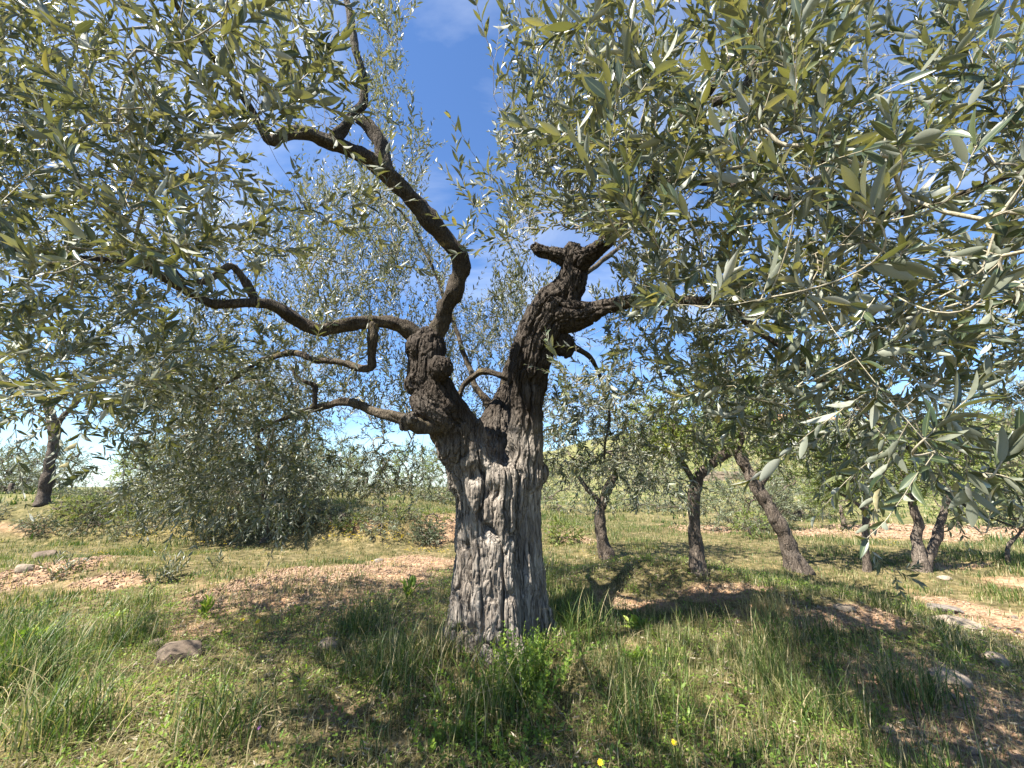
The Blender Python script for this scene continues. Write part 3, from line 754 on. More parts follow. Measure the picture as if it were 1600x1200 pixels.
# leafy regions of the crown: px box, distance range, number of shoots, leaf length, growth bias, bend
UPB, DN, SIDE = (0, 0, 1.2), (0, 0, -0.45), (0, 0, 0.5)
regions = [
 # x0   y0   x1    y1    Y0   Y1    n   leaf   dir     bend_z
 (-60, -60, 520, 210, 1.05, 2.7, 215, .056, SIDE, 0.15),
 (-60, 190, 400, 420, 1.15, 2.8, 165, .056, SIDE, 0.1),
 (-60, 400, 300, 640, 1.5, 3.2, 150, .055, SIDE, -0.1),
 (230, 480, 480, 640, 2.9, 4.6, 150, .054, SIDE, -0.2),
 (190, 590, 490, 800, 3.2, 5.0, 380, .054, DN, -0.2),
 (-40, 580, 150, 660, 1.6, 3.0, 24, .056, DN, -0.2),
 (300, 330, 560, 560, 3.0, 5.2, 160, .054, UPB, 0.25),
 (430, 100, 520, 200, 1.9, 2.8, 12, .056, UPB, 0.2),
 (560, 30, 660, 330, 3.0, 4.4, 60, .056, UPB, 0.3),
 (590, 0, 640, 110, 2.2, 2.9, 8, .056, UPB, 0.3),
 (430, 290, 620, 520, 3.8, 5.4, 230, .054, UPB, 0.3),
 (600, 300, 700, 520, 3.9, 5.2, 120, .054, UPB, 0.3),
 (470, 520, 700, 680, 4.2, 5.8, 260, .054, UPB, 0.2),
 (690, 450, 850, 690, 4.4, 6.0, 270, .052, UPB, 0.3),
 (480, 680, 710, 770, 4.2, 5.4, 90, .054, DN, -0.2),
 (740, 440, 840, 560, 3.6, 4.6, 50, .054, UPB, 0.3),
 (760, 60, 960, 260, 1.5, 2.6, 60, .058, UPB, 0.15),
 (720, 200, 960, 380, 1.7, 3.0, 80, .056, UPB, 0.15),
 (820, 330, 1000, 440, 2.4, 3.4, 36, .056, UPB, 0.1),
 (940, 0, 1250, 260, 1.05, 2.5, 125, .058, SIDE, 0.15),
 (1150, -60, 1680, 260, 1.0, 2.4, 165, .058, SIDE, 0.1),
 (960, 240, 1300, 480, 1.2, 2.9, 125, .058, SIDE, 0.1),
 (1250, 240, 1680, 480, 1.0, 2.6, 125, .058, SIDE, 0.05),
 (880, 440, 1150, 640, 2.3, 4.4, 170, .054, SIDE, 0.0),
 (1100, 450, 1400, 660, 1.7, 3.6, 130, .056, SIDE, -0.1),
 (1350, 450, 1680, 640, 1.2, 2.8, 110, .056, SIDE, -0.1),
 (860, 620, 1060, 760, 3.6, 4.8, 110, .054, DN, -0.2),
 (1040, 560, 1400, 690, 2.6, 4.4, 95, .055, DN, -0.15),
 (1280, 640, 1640, 730, 1.6, 2.6, 22, .056, DN, -0.2),
 (1400, 740, 1640, 790, 1.8, 2.6, 5, .056, DN, -0.2),
]
HOLES = [(712, 80, 52, 180), (745, 200, 26, 120), (660, 60, 26, 90), (690, 320, 26, 60), (430, 268, 50, 34), (360, 320, 26, 20), (30, 690, 42, 40), (150, 715, 48, 36), (505, 745, 16, 14), (650, 470, 10, 60),
         (740, 430, 40, 40), (1480, 200, 25, 20), (1330, 180, 20, 18), (1050, 40, 24, 34), (770, 800, 110, 130), (1040, 670, 20, 20)]
FRONT = [(885, 450, 66, 90), (768, 660, 70, 130), (680, 570, 50, 80), (790, 860, 90, 140)]    # nothing hangs in front of the fork
targets = []; prm = []
for ri, (x0, y0, x1, y1, Y0, Y1, n, ll, dr, bz) in enumerate(regions):
    k = 0; tries = 0
    while k < n and tries < n * 6:
        tries += 1
        px = rng.uniform(x0, x1); py = rng.uniform(y0, y1)
        if any(((px - a) / c) ** 2 + ((py - b) / d) ** 2 < 1 for a, b, c, d in HOLES): continue
        Y = rng.uniform(Y0, Y1)
        if Y < TY and any(((px - a) / c) ** 2 + ((py - b) / d) ** 2 < 1 for a, b, c, d in FRONT): continue
        p = at(px, py, Y)
        if p[2] < 0.45 or np.linalg.norm(p - CAM) < 0.85: continue
        targets.append(p); prm.append((ll, *dr, bz)); k += 1
# the crown goes on overhead and outside the frame
for _ in range(190):
    p = np.array([rng.uniform(-3.6, 2.6), rng.uniform(0.1, 5.4), rng.uniform(2.9, 4.6)])
    e = ((p[0] + 0.4) / 3.6) ** 2 + ((p[1] - 3.2) / 2.8) ** 2
    if e > 1: continue
    d = p - CAM; dep = d @ FWD
    if dep > 0.1:
        px = 800 + F * (d @ RGT) / dep; py = 600 - F * (d @ UPV) / dep
        if py > -80: continue
    targets.append(p); prm.append((.060, 0, 0, 0.2, 0.1))
# crown sprays added out of frame on the left to shade the ground
for _ in range(120):
    targets.append(np.array([rng.uniform(-5.6, -3.4), rng.uniform(1.8, 4.1), rng.uniform(2.4, 3.7)])); prm.append((.06, 0, 0, 0.3, 0.0))
# extra crown sprays added toward the sun to deepen shade on bank and foreground
got = 0
for _ in range(6000):
    if rng.random() < .28: bx_, by_ = rng.uniform(480, 1000), rng.uniform(1010, 1190)
    elif rng.random() < .45: bx_, by_ = rng.uniform(200, 690), rng.uniform(935, 1010)
    else:
        bx_ = rng.uniform(860, 1400); by_ = rng.uniform(908, 985) + max(0, bx_ - 1180) * .4
    dd_ = ray(bx_, by_); g0 = CAM + dd_ * (-(CAM[2] - .12) / dd_[2])
    p = g0 + sun_dir * rng.uniform(2.6, 5.0); d = p - CAM; dep = d @ FWD
    if p[2] > 4.4 or np.linalg.norm(d) < 1.0: continue
    if dep > 0.2:
        px = 800 + F * (d @ RGT) / dep; py = 600 - F * (d @ UPV) / dep
        if 620 < px < 780 and py > -40: continue
        if any(((px - a) / (c * 1.15)) ** 2 + ((py - b) / (e * 1.15)) ** 2 < 1 for a, b, c, e in HOLES + FRONT): continue
    targets.append(p); prm.append((.056, 0, 0, 0.7, 0.15)); got += 1
    if got >= 320: break
# hand-placed pale twigs that cross the view close by
chains = {}
CH = [
 [(1262, 452, 1.25), (1283, 480, 1.2), (1302, 515, 1.15), (1338, 560, 1.1), (1372, 603, 1.06), (1420, 660, 1.0), (1462, 705, .97), (1510, 733, .95), (1562, 742, .93)],
 [(1235, 490, 1.4), (1268, 528, 1.35), (1310, 582, 1.3), (1350, 648, 1.25), (1395, 695, 1.2)],
 [(335, 560, 2.6), (290, 620, 2.4), (278, 662, 2.35), (240, 695, 2.3), (195, 720, 2.2), (130, 733, 2.1)],
 [(260, 40, 1.7), (180, 48, 1.6), (152, 64, 1.6), (138, 100, 1.55), (122, 158, 1.5), (80, 174, 1.45), (-10, 174, 1.4)],
 [(250, 90, 1.7), (205, 110, 1.65), (188, 150, 1.6), (186, 205, 1.6), (215, 180, 1.55), (250, 120, 1.5)],
 [(1300, 720, 2.7), (1330, 770, 2.7), (1352, 842, 2.65), (1382, 884, 2.6), (1415, 890, 2.6)],
 [(1260, 452, 1.15), (1200, 465, 1.1), (1130, 478, 1.08), (1062, 476, 1.06)],
 [(1100, 150, 1.7), (1060, 125, 1.6), (1015, 100, 1.5), (975, 85, 1.45)],
]
for ch in CH:
    P = np.array([at(*c) for c in ch]); P = catmull(P, 0.04)
    targets.append(P[0]); prm.append((.062, *SIDE, 0.0)); chains[len(targets) - 1] = P
targets = np.array(targets); prm = np.array(prm)
# an airy gap in the crown on the sunny side lets light through to the trunk
w_ = targets - (TB + [0, 0, .95]); ax_ = w_ @ sun_dir; off_ = np.linalg.norm(w_ - np.outer(ax_, sun_dir), axis=1)
drop = (ax_ > .6) & (off_ < .8) & (rng.random(len(targets)) < .8)
for k in chains: drop[k] = False
newi = np.cumsum(~drop) - 1; chains = {int(newi[k]): v for k, v in chains.items()}
targets, prm = targets[~drop], prm[~drop]
ends = skel.grow(targets, rng, chains=chains)
M = len(targets)
tw = Batch()
skel.branch_batch(tw, 0.0011, 0.016)
# leafy shoots: one at every target and more along the thin branches
extra_i = []
R = skel.radii(0.0011); pos = np.array(skel.pos); tan = np.array(skel.tan); fix = np.array(skel.fix)
thin = np.where((fix == 0) & (R < 0.0042))[0]
ex = rng.choice(thin, size=min(len(thin), int(M * 0.55)), replace=False)
dist_near = np.array([np.linalg.norm(targets - pos[i], axis=1).argmin() for i in ex])
B0 = np.vstack([targets, pos[ex]])
PR = np.vstack([prm, prm[dist_near]])
side = unit(np.cross(tan[ex], unit(rng.normal(size=(len(ex), 3)))))
D0 = np.vstack([unit(ends) + rng.normal(0, 0.35, (M, 3)), tan[ex] * 0.5 + side * 0.8]) + PR[:, 1:4] * rng.uniform(0.7, 1.3, (len(PR), 1))
upright = PR[:, 3] > 0.5
L0 = rng.uniform(0.16, 0.40, len(B0)); L0[upright] *= 1.5
bend = rng.normal(0, 0.12, (len(B0), 3)); bend[:, 2] += PR[:, 4]
ok = np.ones(len(B0), bool)
tip = B0 + unit(D0) * L0[:, None]
def to_px(p):
    d = p - CAM; dep = d @ FWD
    return 800 + F * (d @ RGT) / np.maximum(dep, 1e-3), 600 - F * (d @ UPV) / np.maximum(dep, 1e-3), dep
tx, ty, td = to_px(tip)
for a, b, c, d in HOLES: ok &= ~((((tx - a) / (c * .85)) ** 2 + ((ty - b) / (d * .85)) ** 2 < 1) & (td > 0.1))
mid_ = B0 * .4 + tip * .6; mx_, my_, _ = to_px(mid_)
for a, b, c, d in FRONT: ok &= ~(((((tx - a) / c) ** 2 + ((ty - b) / d) ** 2 < 1) | (((mx_ - a) / c) ** 2 + ((my_ - b) / d) ** 2 < 1)) & (tip[:, 1] < TY))
w_ = B0 - (TB + [0, 0, .95]); ax_ = w_ @ sun_dir; off_ = np.linalg.norm(w_ - np.outer(ax_, sun_dir), axis=1)
ok &= ~((ax_ > .6) & (off_ < .7) & (rng.random(len(B0)) < .5))
ok &= (np.linalg.norm(tip - CAM, axis=1) > 0.8) & (tip[:, 2] > 0.55)
B0, D0, L0, bend, PR = B0[ok], D0[ok], L0[ok], bend[ok], PR[ok]
near_s = np.linalg.norm(B0 - CAM, axis=1) < 2.6
parts = [sprays(B0[m], D0[m], L0[m], bend[m], kk, PR[m, 0] * ls * rng.uniform(0.8, 1.25, m.sum()), rng, aspect=asp) for m, kk, ls, asp in ((near_s, 9, 1.15, .27), (~near_s, 12, 1.0, .26))]
lv = [np.concatenate([a, b]) for a, b in zip(parts[0][1], parts[1][1])]
for pt in parts: stems_mesh(tw, pt[0], np.full(len(pt[0]), 0.0018), np.full(len(pt[0]), 0.0007))
# close leafy shoots placed one by one: base px, tip px, distance, leaf length
close = [(932, 292, 902, 205, .95, .070), (918, 46, 940, -10, 1.05, .075), (1010, 130, 962, 62, 1.1, .075), (1408, 238, 1382, 150, .85, .070), (1498, 290, 1535, 188, .85, .080), (1380, 358, 1334, 268, .80, .072),
         (1232, 292, 1200, 222, .95, .066), (1440, 690, 1540, 602, .85, .070), (1555, 738, 1592, 672, .88, .066), (118, 275, 95, 205, .95, .066), (1110, 478, 1150, 405, 1.06, .072), (1190, 466, 1215, 400, 1.1, .070), (1060, 478, 1000, 460, 1.06, .064),
         (1562, 742, 1620, 760, .93, .066), (1415, 890, 1440, 884, 2.6, .055), (1340, 330, 1290, 280, 1.0, .07), (1120, 40, 1085, -10, 1.1, .07), (60, 420, 30, 380, 1.1, .062), (250, 55, 215, 10, 1.1, .064), (1530, 470, 1570, 430, .9, .068),
         (1080, 350, 1040, 300, 1.1, .07), (985, 330, 950, 300, 1.2, .07), (1250, 600, 1300, 560, 1.2, .06), (1545, 820, 1550, 770, 1.3, .06), (330, 150, 300, 110, 1.2, .062), (200, 330, 165, 290, 1.2, .06)]
cb = np.array([at(c[0], c[1], c[4]) for c in close]); ct = np.array([at(c[2], c[3], c[4] - 0.03) for c in close])
cd = ct - cb; cl = np.linalg.norm(cd, axis=1) * 0.9
st2, lv2 = sprays(cb, cd, cl, rng.normal(0, 0.06, (len(close), 3)), 6, np.array([c[5] for c in close]), rng, ang=(0.35, 0.85), aspect=0.23, keep=0.97, up=0.25)
stems_mesh(tw, st2, np.full(len(close), 0.0020), np.full(len(close), 0.0009), 5)
# a thin stalk joins each close shoot to the nearest branch
for b, d in zip(cb, cd):
    dd = np.linalg.norm(pos - b, axis=1) + np.where(fix > 0, 0.3, 0) + np.where((pos - b) @ d > 0, 0.15, 0)
    j = int(dd.argmin()); A = pos[j]; m = b - unit(d) * 0.35 * np.linalg.norm(b - A)
    t_ = np.linspace(0, 1, 9)[:, None]; P = (1 - t_) ** 2 * A + 2 * t_ * (1 - t_) * m + t_ ** 2 * b
    V, Q, T = tube(P, np.full(9, 0.0021), 5, caps=False); tw.add(V, Q, T, dark=0.0)
# leaves along the outer half of the traced twigs
cbase = []; cdir = []
for i, ch in enumerate(CH):
    P = catmull(np.array([at(*c) for c in ch]), 0.05); T = unit(np.gradient(P, axis=0))
    for k in range(len(P) // 2, len(P), 3):
        cbase.append(P[k]); cdir.append(T[k] * 0.7 + unit(rng.normal(size=3)) * 0.6 + [0, 0, .2])
st3, lv3 = sprays(np.array(cbase), np.array(cdir), rng.uniform(.06, .14, len(cbase)), rng.normal(0, .1, (len(cbase), 3)), 5, np.full(len(cbase), .06), rng)
stems_mesh(tw, st3, np.full(len(cbase), 0.0014), np.full(len(cbase), 0.0006))
lv = [np.concatenate([a, b, c]) for a, b, c in zip(lv, lv2, lv3)]
obj('twigs', tw.mesh('twigs', M_TWIG), tree, kind='stuff', label='thin pale twigs running through the crown')
base, X, Yv, Zv, LL, WW, RN = lv
# keep leaves clear of the lens
far_ok = np.linalg.norm(base + X * LL[:, None] * .5 - CAM, axis=1) > 0.62
base, X, Yv, Zv, LL, WW, RN = [q[far_ok] for q in (base, X, Yv, Zv, LL, WW, RN)]
px, py, dep = to_px(base + X * LL[:, None] * 0.5)
inview = (dep > 0.3) & (px > 10) & (px < 1590) & (py > 10) & (py < 1190)
tipx, tipy, _ = to_px(base + X * LL[:, None]); bx, by, _ = to_px(base)
ps = np.hypot(tipx - bx, tipy - by) * np.clip(F * WW / np.maximum(dep, .1), 0, 60) * np.abs(((CAM - base) * Zv).sum(1)) / np.linalg.norm(CAM - base, axis=1)
order = np.argsort(np.where(inview, -ps, 0))
pick = order[:300]
rest = np.ones(len(base), bool); rest[pick] = False
lm = []
for v in range(6):
    V, Q, T, S = leaf_template(7, 0.16 + 0.06 * v, 0.03 + 0.05 * v)
    lm.append(make_mesh('leaf', V * [1, 1, 0.35], [Q, T], M_OLIVE, {'rnd': np.full(len(V), 0.15 + 0.14 * v), 'mid': S}))
for i in pick:
    v = int(np.clip((RN[i] - 0.1) / 0.14, 0, 5))
    o = bpy.data.objects.new('leaf', lm[v]); C.objects.link(o); o.parent = tree
    Mx = Matrix(((*(X[i] * LL[i]), 0), (*(Yv[i] * WW[i]), 0), (*(Zv[i] * LL[i]), 0), (0, 0, 0, 1))).transposed()
    Mx.translation = Vector(base[i] - TB)
    o.matrix_local = Mx
fol = Batch()
d = np.linalg.norm(base - CAM, axis=1)
for tm, lo, hi in ((LEAF_HI, 0, 1.25), (LEAF_MID, 1.25, 2.4), (LEAF_LO, 2.4, 99)):
    m = rest & (d >= lo) & (d < hi)
    if m.any(): leaf_mesh(fol, tm, base[m], X[m], Yv[m], Zv[m], LL[m], WW[m], RN[m])
obj('foliage', fol.mesh('foliage', M_OLIVE), tree, kind='stuff', label='narrow grey green leaves with silvery undersides')
print('main tree leaves', len(base), 'sprays', len(B0), 'trunk verts', nvt)

# ------------------------------------------------------------------ the other trees of the grove
def grove_tree(name, label, cat, trunks, crowns, nshoot, leafmat, bark, leaf, shoot=0.35, K=9, Y=None, bias=0.15, group=None, seed=0, aspect=0.24, tmpl=None, keep=0.95, up=0.3):
    rg = np.random.default_rng(1000 + seed)
    b0 = trunks[0][0]
    g = ground(b0[0], b0[1]) if Y is None else None
    if g is None:
        p = at(b0[0], b0[1], Y); g = np.array([p[0], p[1], height(p[0], p[1])])
    Y0 = g[1]
    root = empty(name, g, label, cat, group)
    sk = Skeleton(); tb = Batch()
    for ti, rows in enumerate(trunks):
        P = traced([(r[0], r[1], Y0 + (r[3] if len(r) > 3 else 0), r[2]) for r in rows])
        if ti == 0: P[0, :3] = g - [0, 0, 0.06]
        P = catmull(P, 0.05 * max(1, Y0 / 8))
        P[:, 3] *= 0.64 * (1 + (0.35 if ti == 0 else 0.1) * np.exp(-np.arange(len(P)) / 3.0))
        P[:, :3] += 0.028 * np.stack([fbm(P[:, :3] * 3 + 3, 2), fbm(P[:, :3] * 3 + 21, 2), 0 * P[:, 0]], 1)
        V, Q, T = tube(P[:, :3], P[:, 3], 14, rough=0.30, seed=seed + ti)
        tb.add(V, Q, T, dark=np.clip(0.15 + 0.45 * fbm(V * 2.2, 2), 0, .5))
        m = max(1, int(len(P) * 0.55)); sk.limb(P[m:, :3], P[m:, 3])
    obj('trunk', tb.mesh('trunk', bark), root)
    tg = []
    area = np.array([c[2] * c[3] for c in crowns], float); area /= area.sum()
    for c, a in zip(crowns, area):
        cc = at(c[0], c[1], Y0 + (c[4] if len(c) > 4 else 0)); dep = axis_depth(cc); rx = c[2] / F * dep; rz = c[3] / F * dep
        k = 0; want = int(nshoot * a)
        while k < want:
            v = unit(rg.normal(size=3)) * rg.uniform(0.25, 1.0) ** 0.5
            p = cc + v * [rx, rx * 0.9, rz] * (1 + 0.25 * vnoise(v * 2.3 + seed))
            k += 1
            tg.append(p)
    tg = np.array(tg); tg[:, 2] = np.maximum(tg[:, 2], height(tg[:, 0], tg[:, 1]) + 0.12)
    en = sk.grow(tg, rg, step=0.12 * max(1, Y0 / 8), curl=0.3)
    bb = Batch()
    sk.branch_batch(bb, 0.003 * max(1, Y0 / 10), 0.05 * max(1, Y0 / 12))
    ctr = tg.mean(0)
    D = unit(en) * 0.6 + unit(tg - ctr) * 0.5 + rg.normal(0, 0.4, tg.shape) + [0, 0, bias]
    bend = rg.normal(0, .12, tg.shape); bend[:, 2] += bias * 0.4 - 0.1
    stem, lv = sprays(tg, D, rg.uniform(.6, 1.3, len(tg)) * shoot, bend, K, np.full(len(tg), leaf), rg, aspect=aspect, keep=keep, up=up)
    stems_mesh(bb, stem, np.full(len(tg), 0.0025 * max(1, Y0 / 10)), np.full(len(tg), 0.001))
    obj('twigs', bb.mesh('twigs', bark), root, kind='stuff')
    fb = Batch(); leaf_mesh(fb, tmpl or (LEAF_LO if Y0 < 9 else LEAF_MIN), *lv)
    obj('crown', fb.mesh('crown', leafmat), root, kind='stuff')
    return root

OL, AL = 'olive_tree', 'almond_tree'
grove_tree(OL, 'slender dark trunked olive standing on top of the grassy terrace bank', 'tree',
    [[(68, 786, 26), (74, 742, 22), (84, 692, 22), (82, 655, 20), (70, 620, 15)], [(83, 680, 12), (100, 650, 11), (125, 625, 9)]], [(70, 560, 110, 85), (170, 610, 70, 50)], 230, M_GREY_OLIVE, M_BROWN, .075, .38, seed=1)
grove_tree(OL, 'dense bushy olive with foliage hanging to the ground at the bank', 'tree',
    [[(420, 842, 24), (418, 800, 20), (412, 750, 17), (402, 690, 13), (395, 620, 9)], [(415, 770, 11), (450, 730, 12), (470, 680, 9)], [(412, 750, 10), (360, 700, 9), (320, 650, 7)]], [(390, 670, 115, 100), (400, 750, 90, 75), (310, 735, 70, 75), (465, 775, 50, 50), (330, 600, 130, 75)], 2500, M_OLIVE, M_BROWN, .078, .36, bias=-0.2, seed=2, up=1.1)
grove_tree(OL, 'small far olive sapling with several thin stems on the reddish bank', 'tree',
    [[(608, 812, 7), (607, 795, 6), (600, 780, 5)], [(608, 808, 5), (618, 795, 5), (628, 780, 4)]], [(604, 776, 48, 24)], 120, M_OLIVE, M_BROWN, .11, .4, K=7, seed=3, Y=15)
grove_tree(OL, 'tiny far tree with twin bare stems beside the bushy olive', 'tree',
    [[(538, 806, 5), (536, 790, 4), (530, 775, 4)], [(540, 804, 4), (550, 790, 4), (556, 775, 3)]], [(545, 768, 36, 18)], 60, M_GREY_OLIVE, M_BROWN, .13, .45, K=7, seed=4, Y=19)
grove_tree('shrub', 'round grey green shrub behind the left side of the old trunk', 'shrub',
    [[(692, 822, 8), (692, 805, 7), (690, 790, 5)]], [(690, 788, 40, 30)], 150, M_GREY_OLIVE, M_BROWN, .10, .35, K=7, seed=5, Y=13)
grove_tree('shrub', 'low dark shrub clinging to the reddish terrace bank', 'shrub',
    [[(668, 842, 5), (668, 834, 5), (667, 828, 4)]], [(668, 830, 24, 13)], 90, M_DARK, M_BROWN, .06, .16, K=6, seed=6)
grove_tree(OL, 'short crooked olive just right of the old trunk with flared base', 'tree',
    [[(952, 874, 36), (940, 838, 27), (938, 800, 24), (948, 768, 22), (962, 742, 16)], [(940, 790, 13), (915, 760, 11), (890, 720, 9)]], [(930, 670, 95, 80), (1000, 690, 70, 65)], 520, M_OLIVE, M_BROWN, .075, .34, bias=-0.1, seed=7)
grove_tree(AL, 'brown trunked almond bending right above its straight lower trunk', 'tree',
    [[(1092, 893, 32), (1086, 850, 28), (1083, 800, 27), (1083, 768, 27), (1096, 738, 26), (1124, 716, 24), (1148, 698, 20), (1158, 670, 15)], [(1086, 760, 14), (1070, 730, 12), (1050, 690, 9)]], [(1120, 640, 95, 70), (1050, 670, 60, 50), (1190, 660, 60, 60)], 430, M_ALMOND, M_BROWN, .062, .28, seed=8, aspect=.32)
grove_tree(AL, 'leaning brown almond whose trunk tilts left over the mound', 'tree',
    [[(1248, 892, 44), (1230, 850, 36), (1212, 812, 33), (1190, 772, 30), (1168, 735, 25), (1150, 702, 20), (1142, 670, 15)], [(1185, 765, 15), (1205, 730, 13), (1220, 690, 10)]], [(1200, 640, 95, 65), (1245, 695, 60, 45)], 380, M_ALMOND, M_BROWN, .062, .28, seed=9, aspect=.32)
grove_tree(AL, 'slim straight almond with one bare branch reaching left', 'tree',
    [[(1354, 893, 17), (1354, 850, 15), (1352, 805, 15), (1353, 770, 12), (1358, 740, 8)], [(1352, 800, 9), (1335, 785, 8), (1312, 772, 6), (1295, 764, 5)]], [(1350, 715, 75, 55), (1310, 740, 46, 32)], 320, M_ALMOND, M_BROWN, .062, .26, seed=10, aspect=.32)
grove_tree(AL, 'almond with two pale trunks splitting from one base', 'tree',
    [[(1440, 892, 34), (1434, 860, 22), (1432, 828, 20), (1426, 798, 18), (1420, 770, 12)], [(1446, 888, 22), (1454, 862, 20), (1464, 835, 19), (1474, 806, 15), (1482, 775, 10)]], [(1430, 710, 80, 58), (1510, 705, 75, 55)], 440, M_ALMOND, M_BROWN, .062, .26, seed=11, aspect=.32)
grove_tree(AL, 'far slanting almond at the edge of the stony field', 'tree',
    [[(1326, 856, 13), (1320, 832, 11), (1316, 808, 10), (1312, 790, 7)]], [(1305, 772, 46, 28)], 130, M_ALMOND, M_BROWN, .09, .32, K=7, seed=12, Y=11, aspect=.32)
grove_tree(AL, 'thin dark stemmed almond with a pool of shade on green grass', 'tree',
    [[(1510, 854, 10), (1504, 832, 8), (1497, 812, 7), (1490, 795, 5)]], [(1485, 772, 56, 34), (1540, 770, 40, 26)], 170, M_ALMOND, M_BROWN, .09, .32, K=7, seed=13, Y=11.5, aspect=.32)
grove_tree(AL, 'bow shaped young almond curving beside the dirt path', 'tree',
    [[(1578, 882, 9), (1577, 866, 8), (1581, 850, 7), (1592, 836, 6), (1602, 826, 5)]], [(1600, 790, 46, 34)], 110, M_GREY_OLIVE, M_BROWN, .075, .26, K=7, seed=14)
grove_tree(OL, 'round compact grey olive behind the leaning almond', 'tree',
    [[(1245, 828, 20), (1245, 812, 16), (1248, 795, 12)]], [(1245, 775, 52, 45)], 330, M_GREY_OLIVE, M_BROWN, .11, .4, K=8, seed=15, Y=14)
grove_tree(OL, 'wide grey olive between the two almonds on the mound', 'tree',
    [[(1196, 852, 24), (1192, 832, 20), (1185, 812, 16)], [(1192, 828, 12), (1212, 808, 10)]], [(1150, 785, 62, 46), (1200, 790, 40, 36)], 360, M_GREY_OLIVE, M_BROWN, .10, .38, K=8, seed=16, Y=11)
grove_tree('sapling', 'tiny yellow green sapling on the bare strip by the grey olive', 'sapling',
    [[(1172, 846, 6), (1172, 836, 5), (1168, 826, 4)]], [(1170, 818, 20, 14)], 40, M_ALMOND, M_BROWN, .08, .2, K=6, seed=17, Y=9.5, aspect=.32)
grove_tree(OL, 'pale olive at the far end of the terrace beside the dark trunk', 'tree',
    [[(14, 790, 16), (16, 770, 12), (18, 755, 9)]], [(16, 735, 56, 42)], 260, M_GREY_OLIVE, M_BROWN, .11, .42, K=8, seed=18, Y=15)
grove_tree('shrub', 'broad low grey green shrub along the terrace edge', 'shrub',
    [[(150, 800, 8), (150, 790, 7), (152, 780, 5)]], [(140, 782, 60, 22), (205, 775, 40, 22)], 260, M_GREY_OLIVE, M_BROWN, .085, .3, K=7, seed=19, Y=12.5)
grove_tree('shrub', 'yellow green leafy shrub behind the right side of the old trunk', 'shrub',
    [[(870, 850, 5), (872, 842, 5), (874, 832, 4)]], [(880, 832, 26, 18)], 100, M_ALMOND, M_BROWN, .06, .18, K=6, seed=20, aspect=.34)
grove_tree(OL, 'far olive with thin stems seen between the old trunk and crooked olive', 'tree',
    [[(876, 838, 10), (878, 815, 8), (872, 795, 6)], [(878, 820, 6), (890, 800, 5)]], [(880, 768, 50, 36)], 170, M_GREY_OLIVE, M_BROWN, .11, .4, K=7, seed=21, Y=15)
grove_tree(OL, 'far round olive behind the crooked olive and bent almond', 'tree',
    [[(1030, 838, 12), (1030, 820, 10), (1026, 805, 8)]], [(1020, 775, 62, 45)], 230, M_GREY_OLIVE, M_BROWN, .12, .45, K=7, seed=22, Y=16)
# a loose row of olives closes the view beyond the terrace on the left
for k, (px, Y, rx, ry, bright) in enumerate([(-40, 17, 60, 36, 0), (75, 20, 50, 30, 0), (235, 17, 50, 30, 1), (300, 22, 44, 26, 0), (480, 18, 44, 28, 0), (520, 24, 40, 24, 1), (570, 28, 40, 22, 0), (640, 22, 44, 30, 1), (700, 26, 44, 26, 0), (760, 24, 44, 26, 0), (830, 28, 40, 24, 1)]):
    p = at(px, 800, Y); z = height(p[0], p[1]); gx_, gy_, _ = to_px(np.array([p[0], p[1], z]))
    top_y = 704 - 9 * (k % 3); ry = max(ry, (gy_ - top_y) * 0.55)
    grove_tree('olive_tree' if not bright else 'almond_tree', ('yellow green almond' if bright else 'grey green olive') + ' in the loose row beyond the terrace edge', 'tree',
        [[(gx_, gy_, 9), (gx_, gy_ - 14, 8), (gx_ + 3, gy_ - 28, 6)]], [(gx_, top_y + ry, rx, ry)], 330, M_ALMOND if bright else M_GREY_OLIVE, M_BROWN, .14, .5, K=7, seed=120 + k, Y=Y,
        group='almonds beyond the terrace' if bright else 'olives beyond the terrace')
# small scrub clinging to the terrace bank
rb_ = np.random.default_rng(321)
for k in range(26):
    px = rb_.uniform(-20, 690); py = rb_.uniform(795, 842) + (8 if px > 480 else 0)
    if 330 < px < 500: px -= 250
    w = rb_.uniform(14, 34); kd = k % 3
    grove_tree('scrub_plant', ('dull grey green scrub plant', 'dark green scrub plant', 'yellow green scrub plant')[kd] + ' on the face of the terrace bank', 'shrub',
        [[(px, py, 4), (px, py - 4, 3), (px + 1, py - 8, 3)]], [(px, py - w * .30, w, w * .42)], int(30 + w * 1.6), (M_GREY_OLIVE, M_DARK, M_ALMOND)[kd], M_BROWN, .045, .13, K=6, seed=200 + k, aspect=.3,
        group=('grey green scrub on the bank', 'dark green scrub on the bank', 'yellow green scrub on the bank')[kd])
# dark hedge plants beyond the stony field
for k, (px, Y, rx, ry) in enumerate([(1295, 24, 36, 20), (1345, 25, 38, 22), (1400, 24, 38, 20), (1455, 25, 36, 22)]):
    grove_tree('hedge_shrub', 'dark green hedge shrub in the row beyond the stony field', 'shrub', [[(px, 812, 6), (px, 802, 6), (px + 2, 795, 5)]], [(px, 795, rx, ry)], 130, M_DARK, M_BROWN, .2, .6, K=6, seed=30 + k, Y=Y, group='hedge shrubs beyond the field')
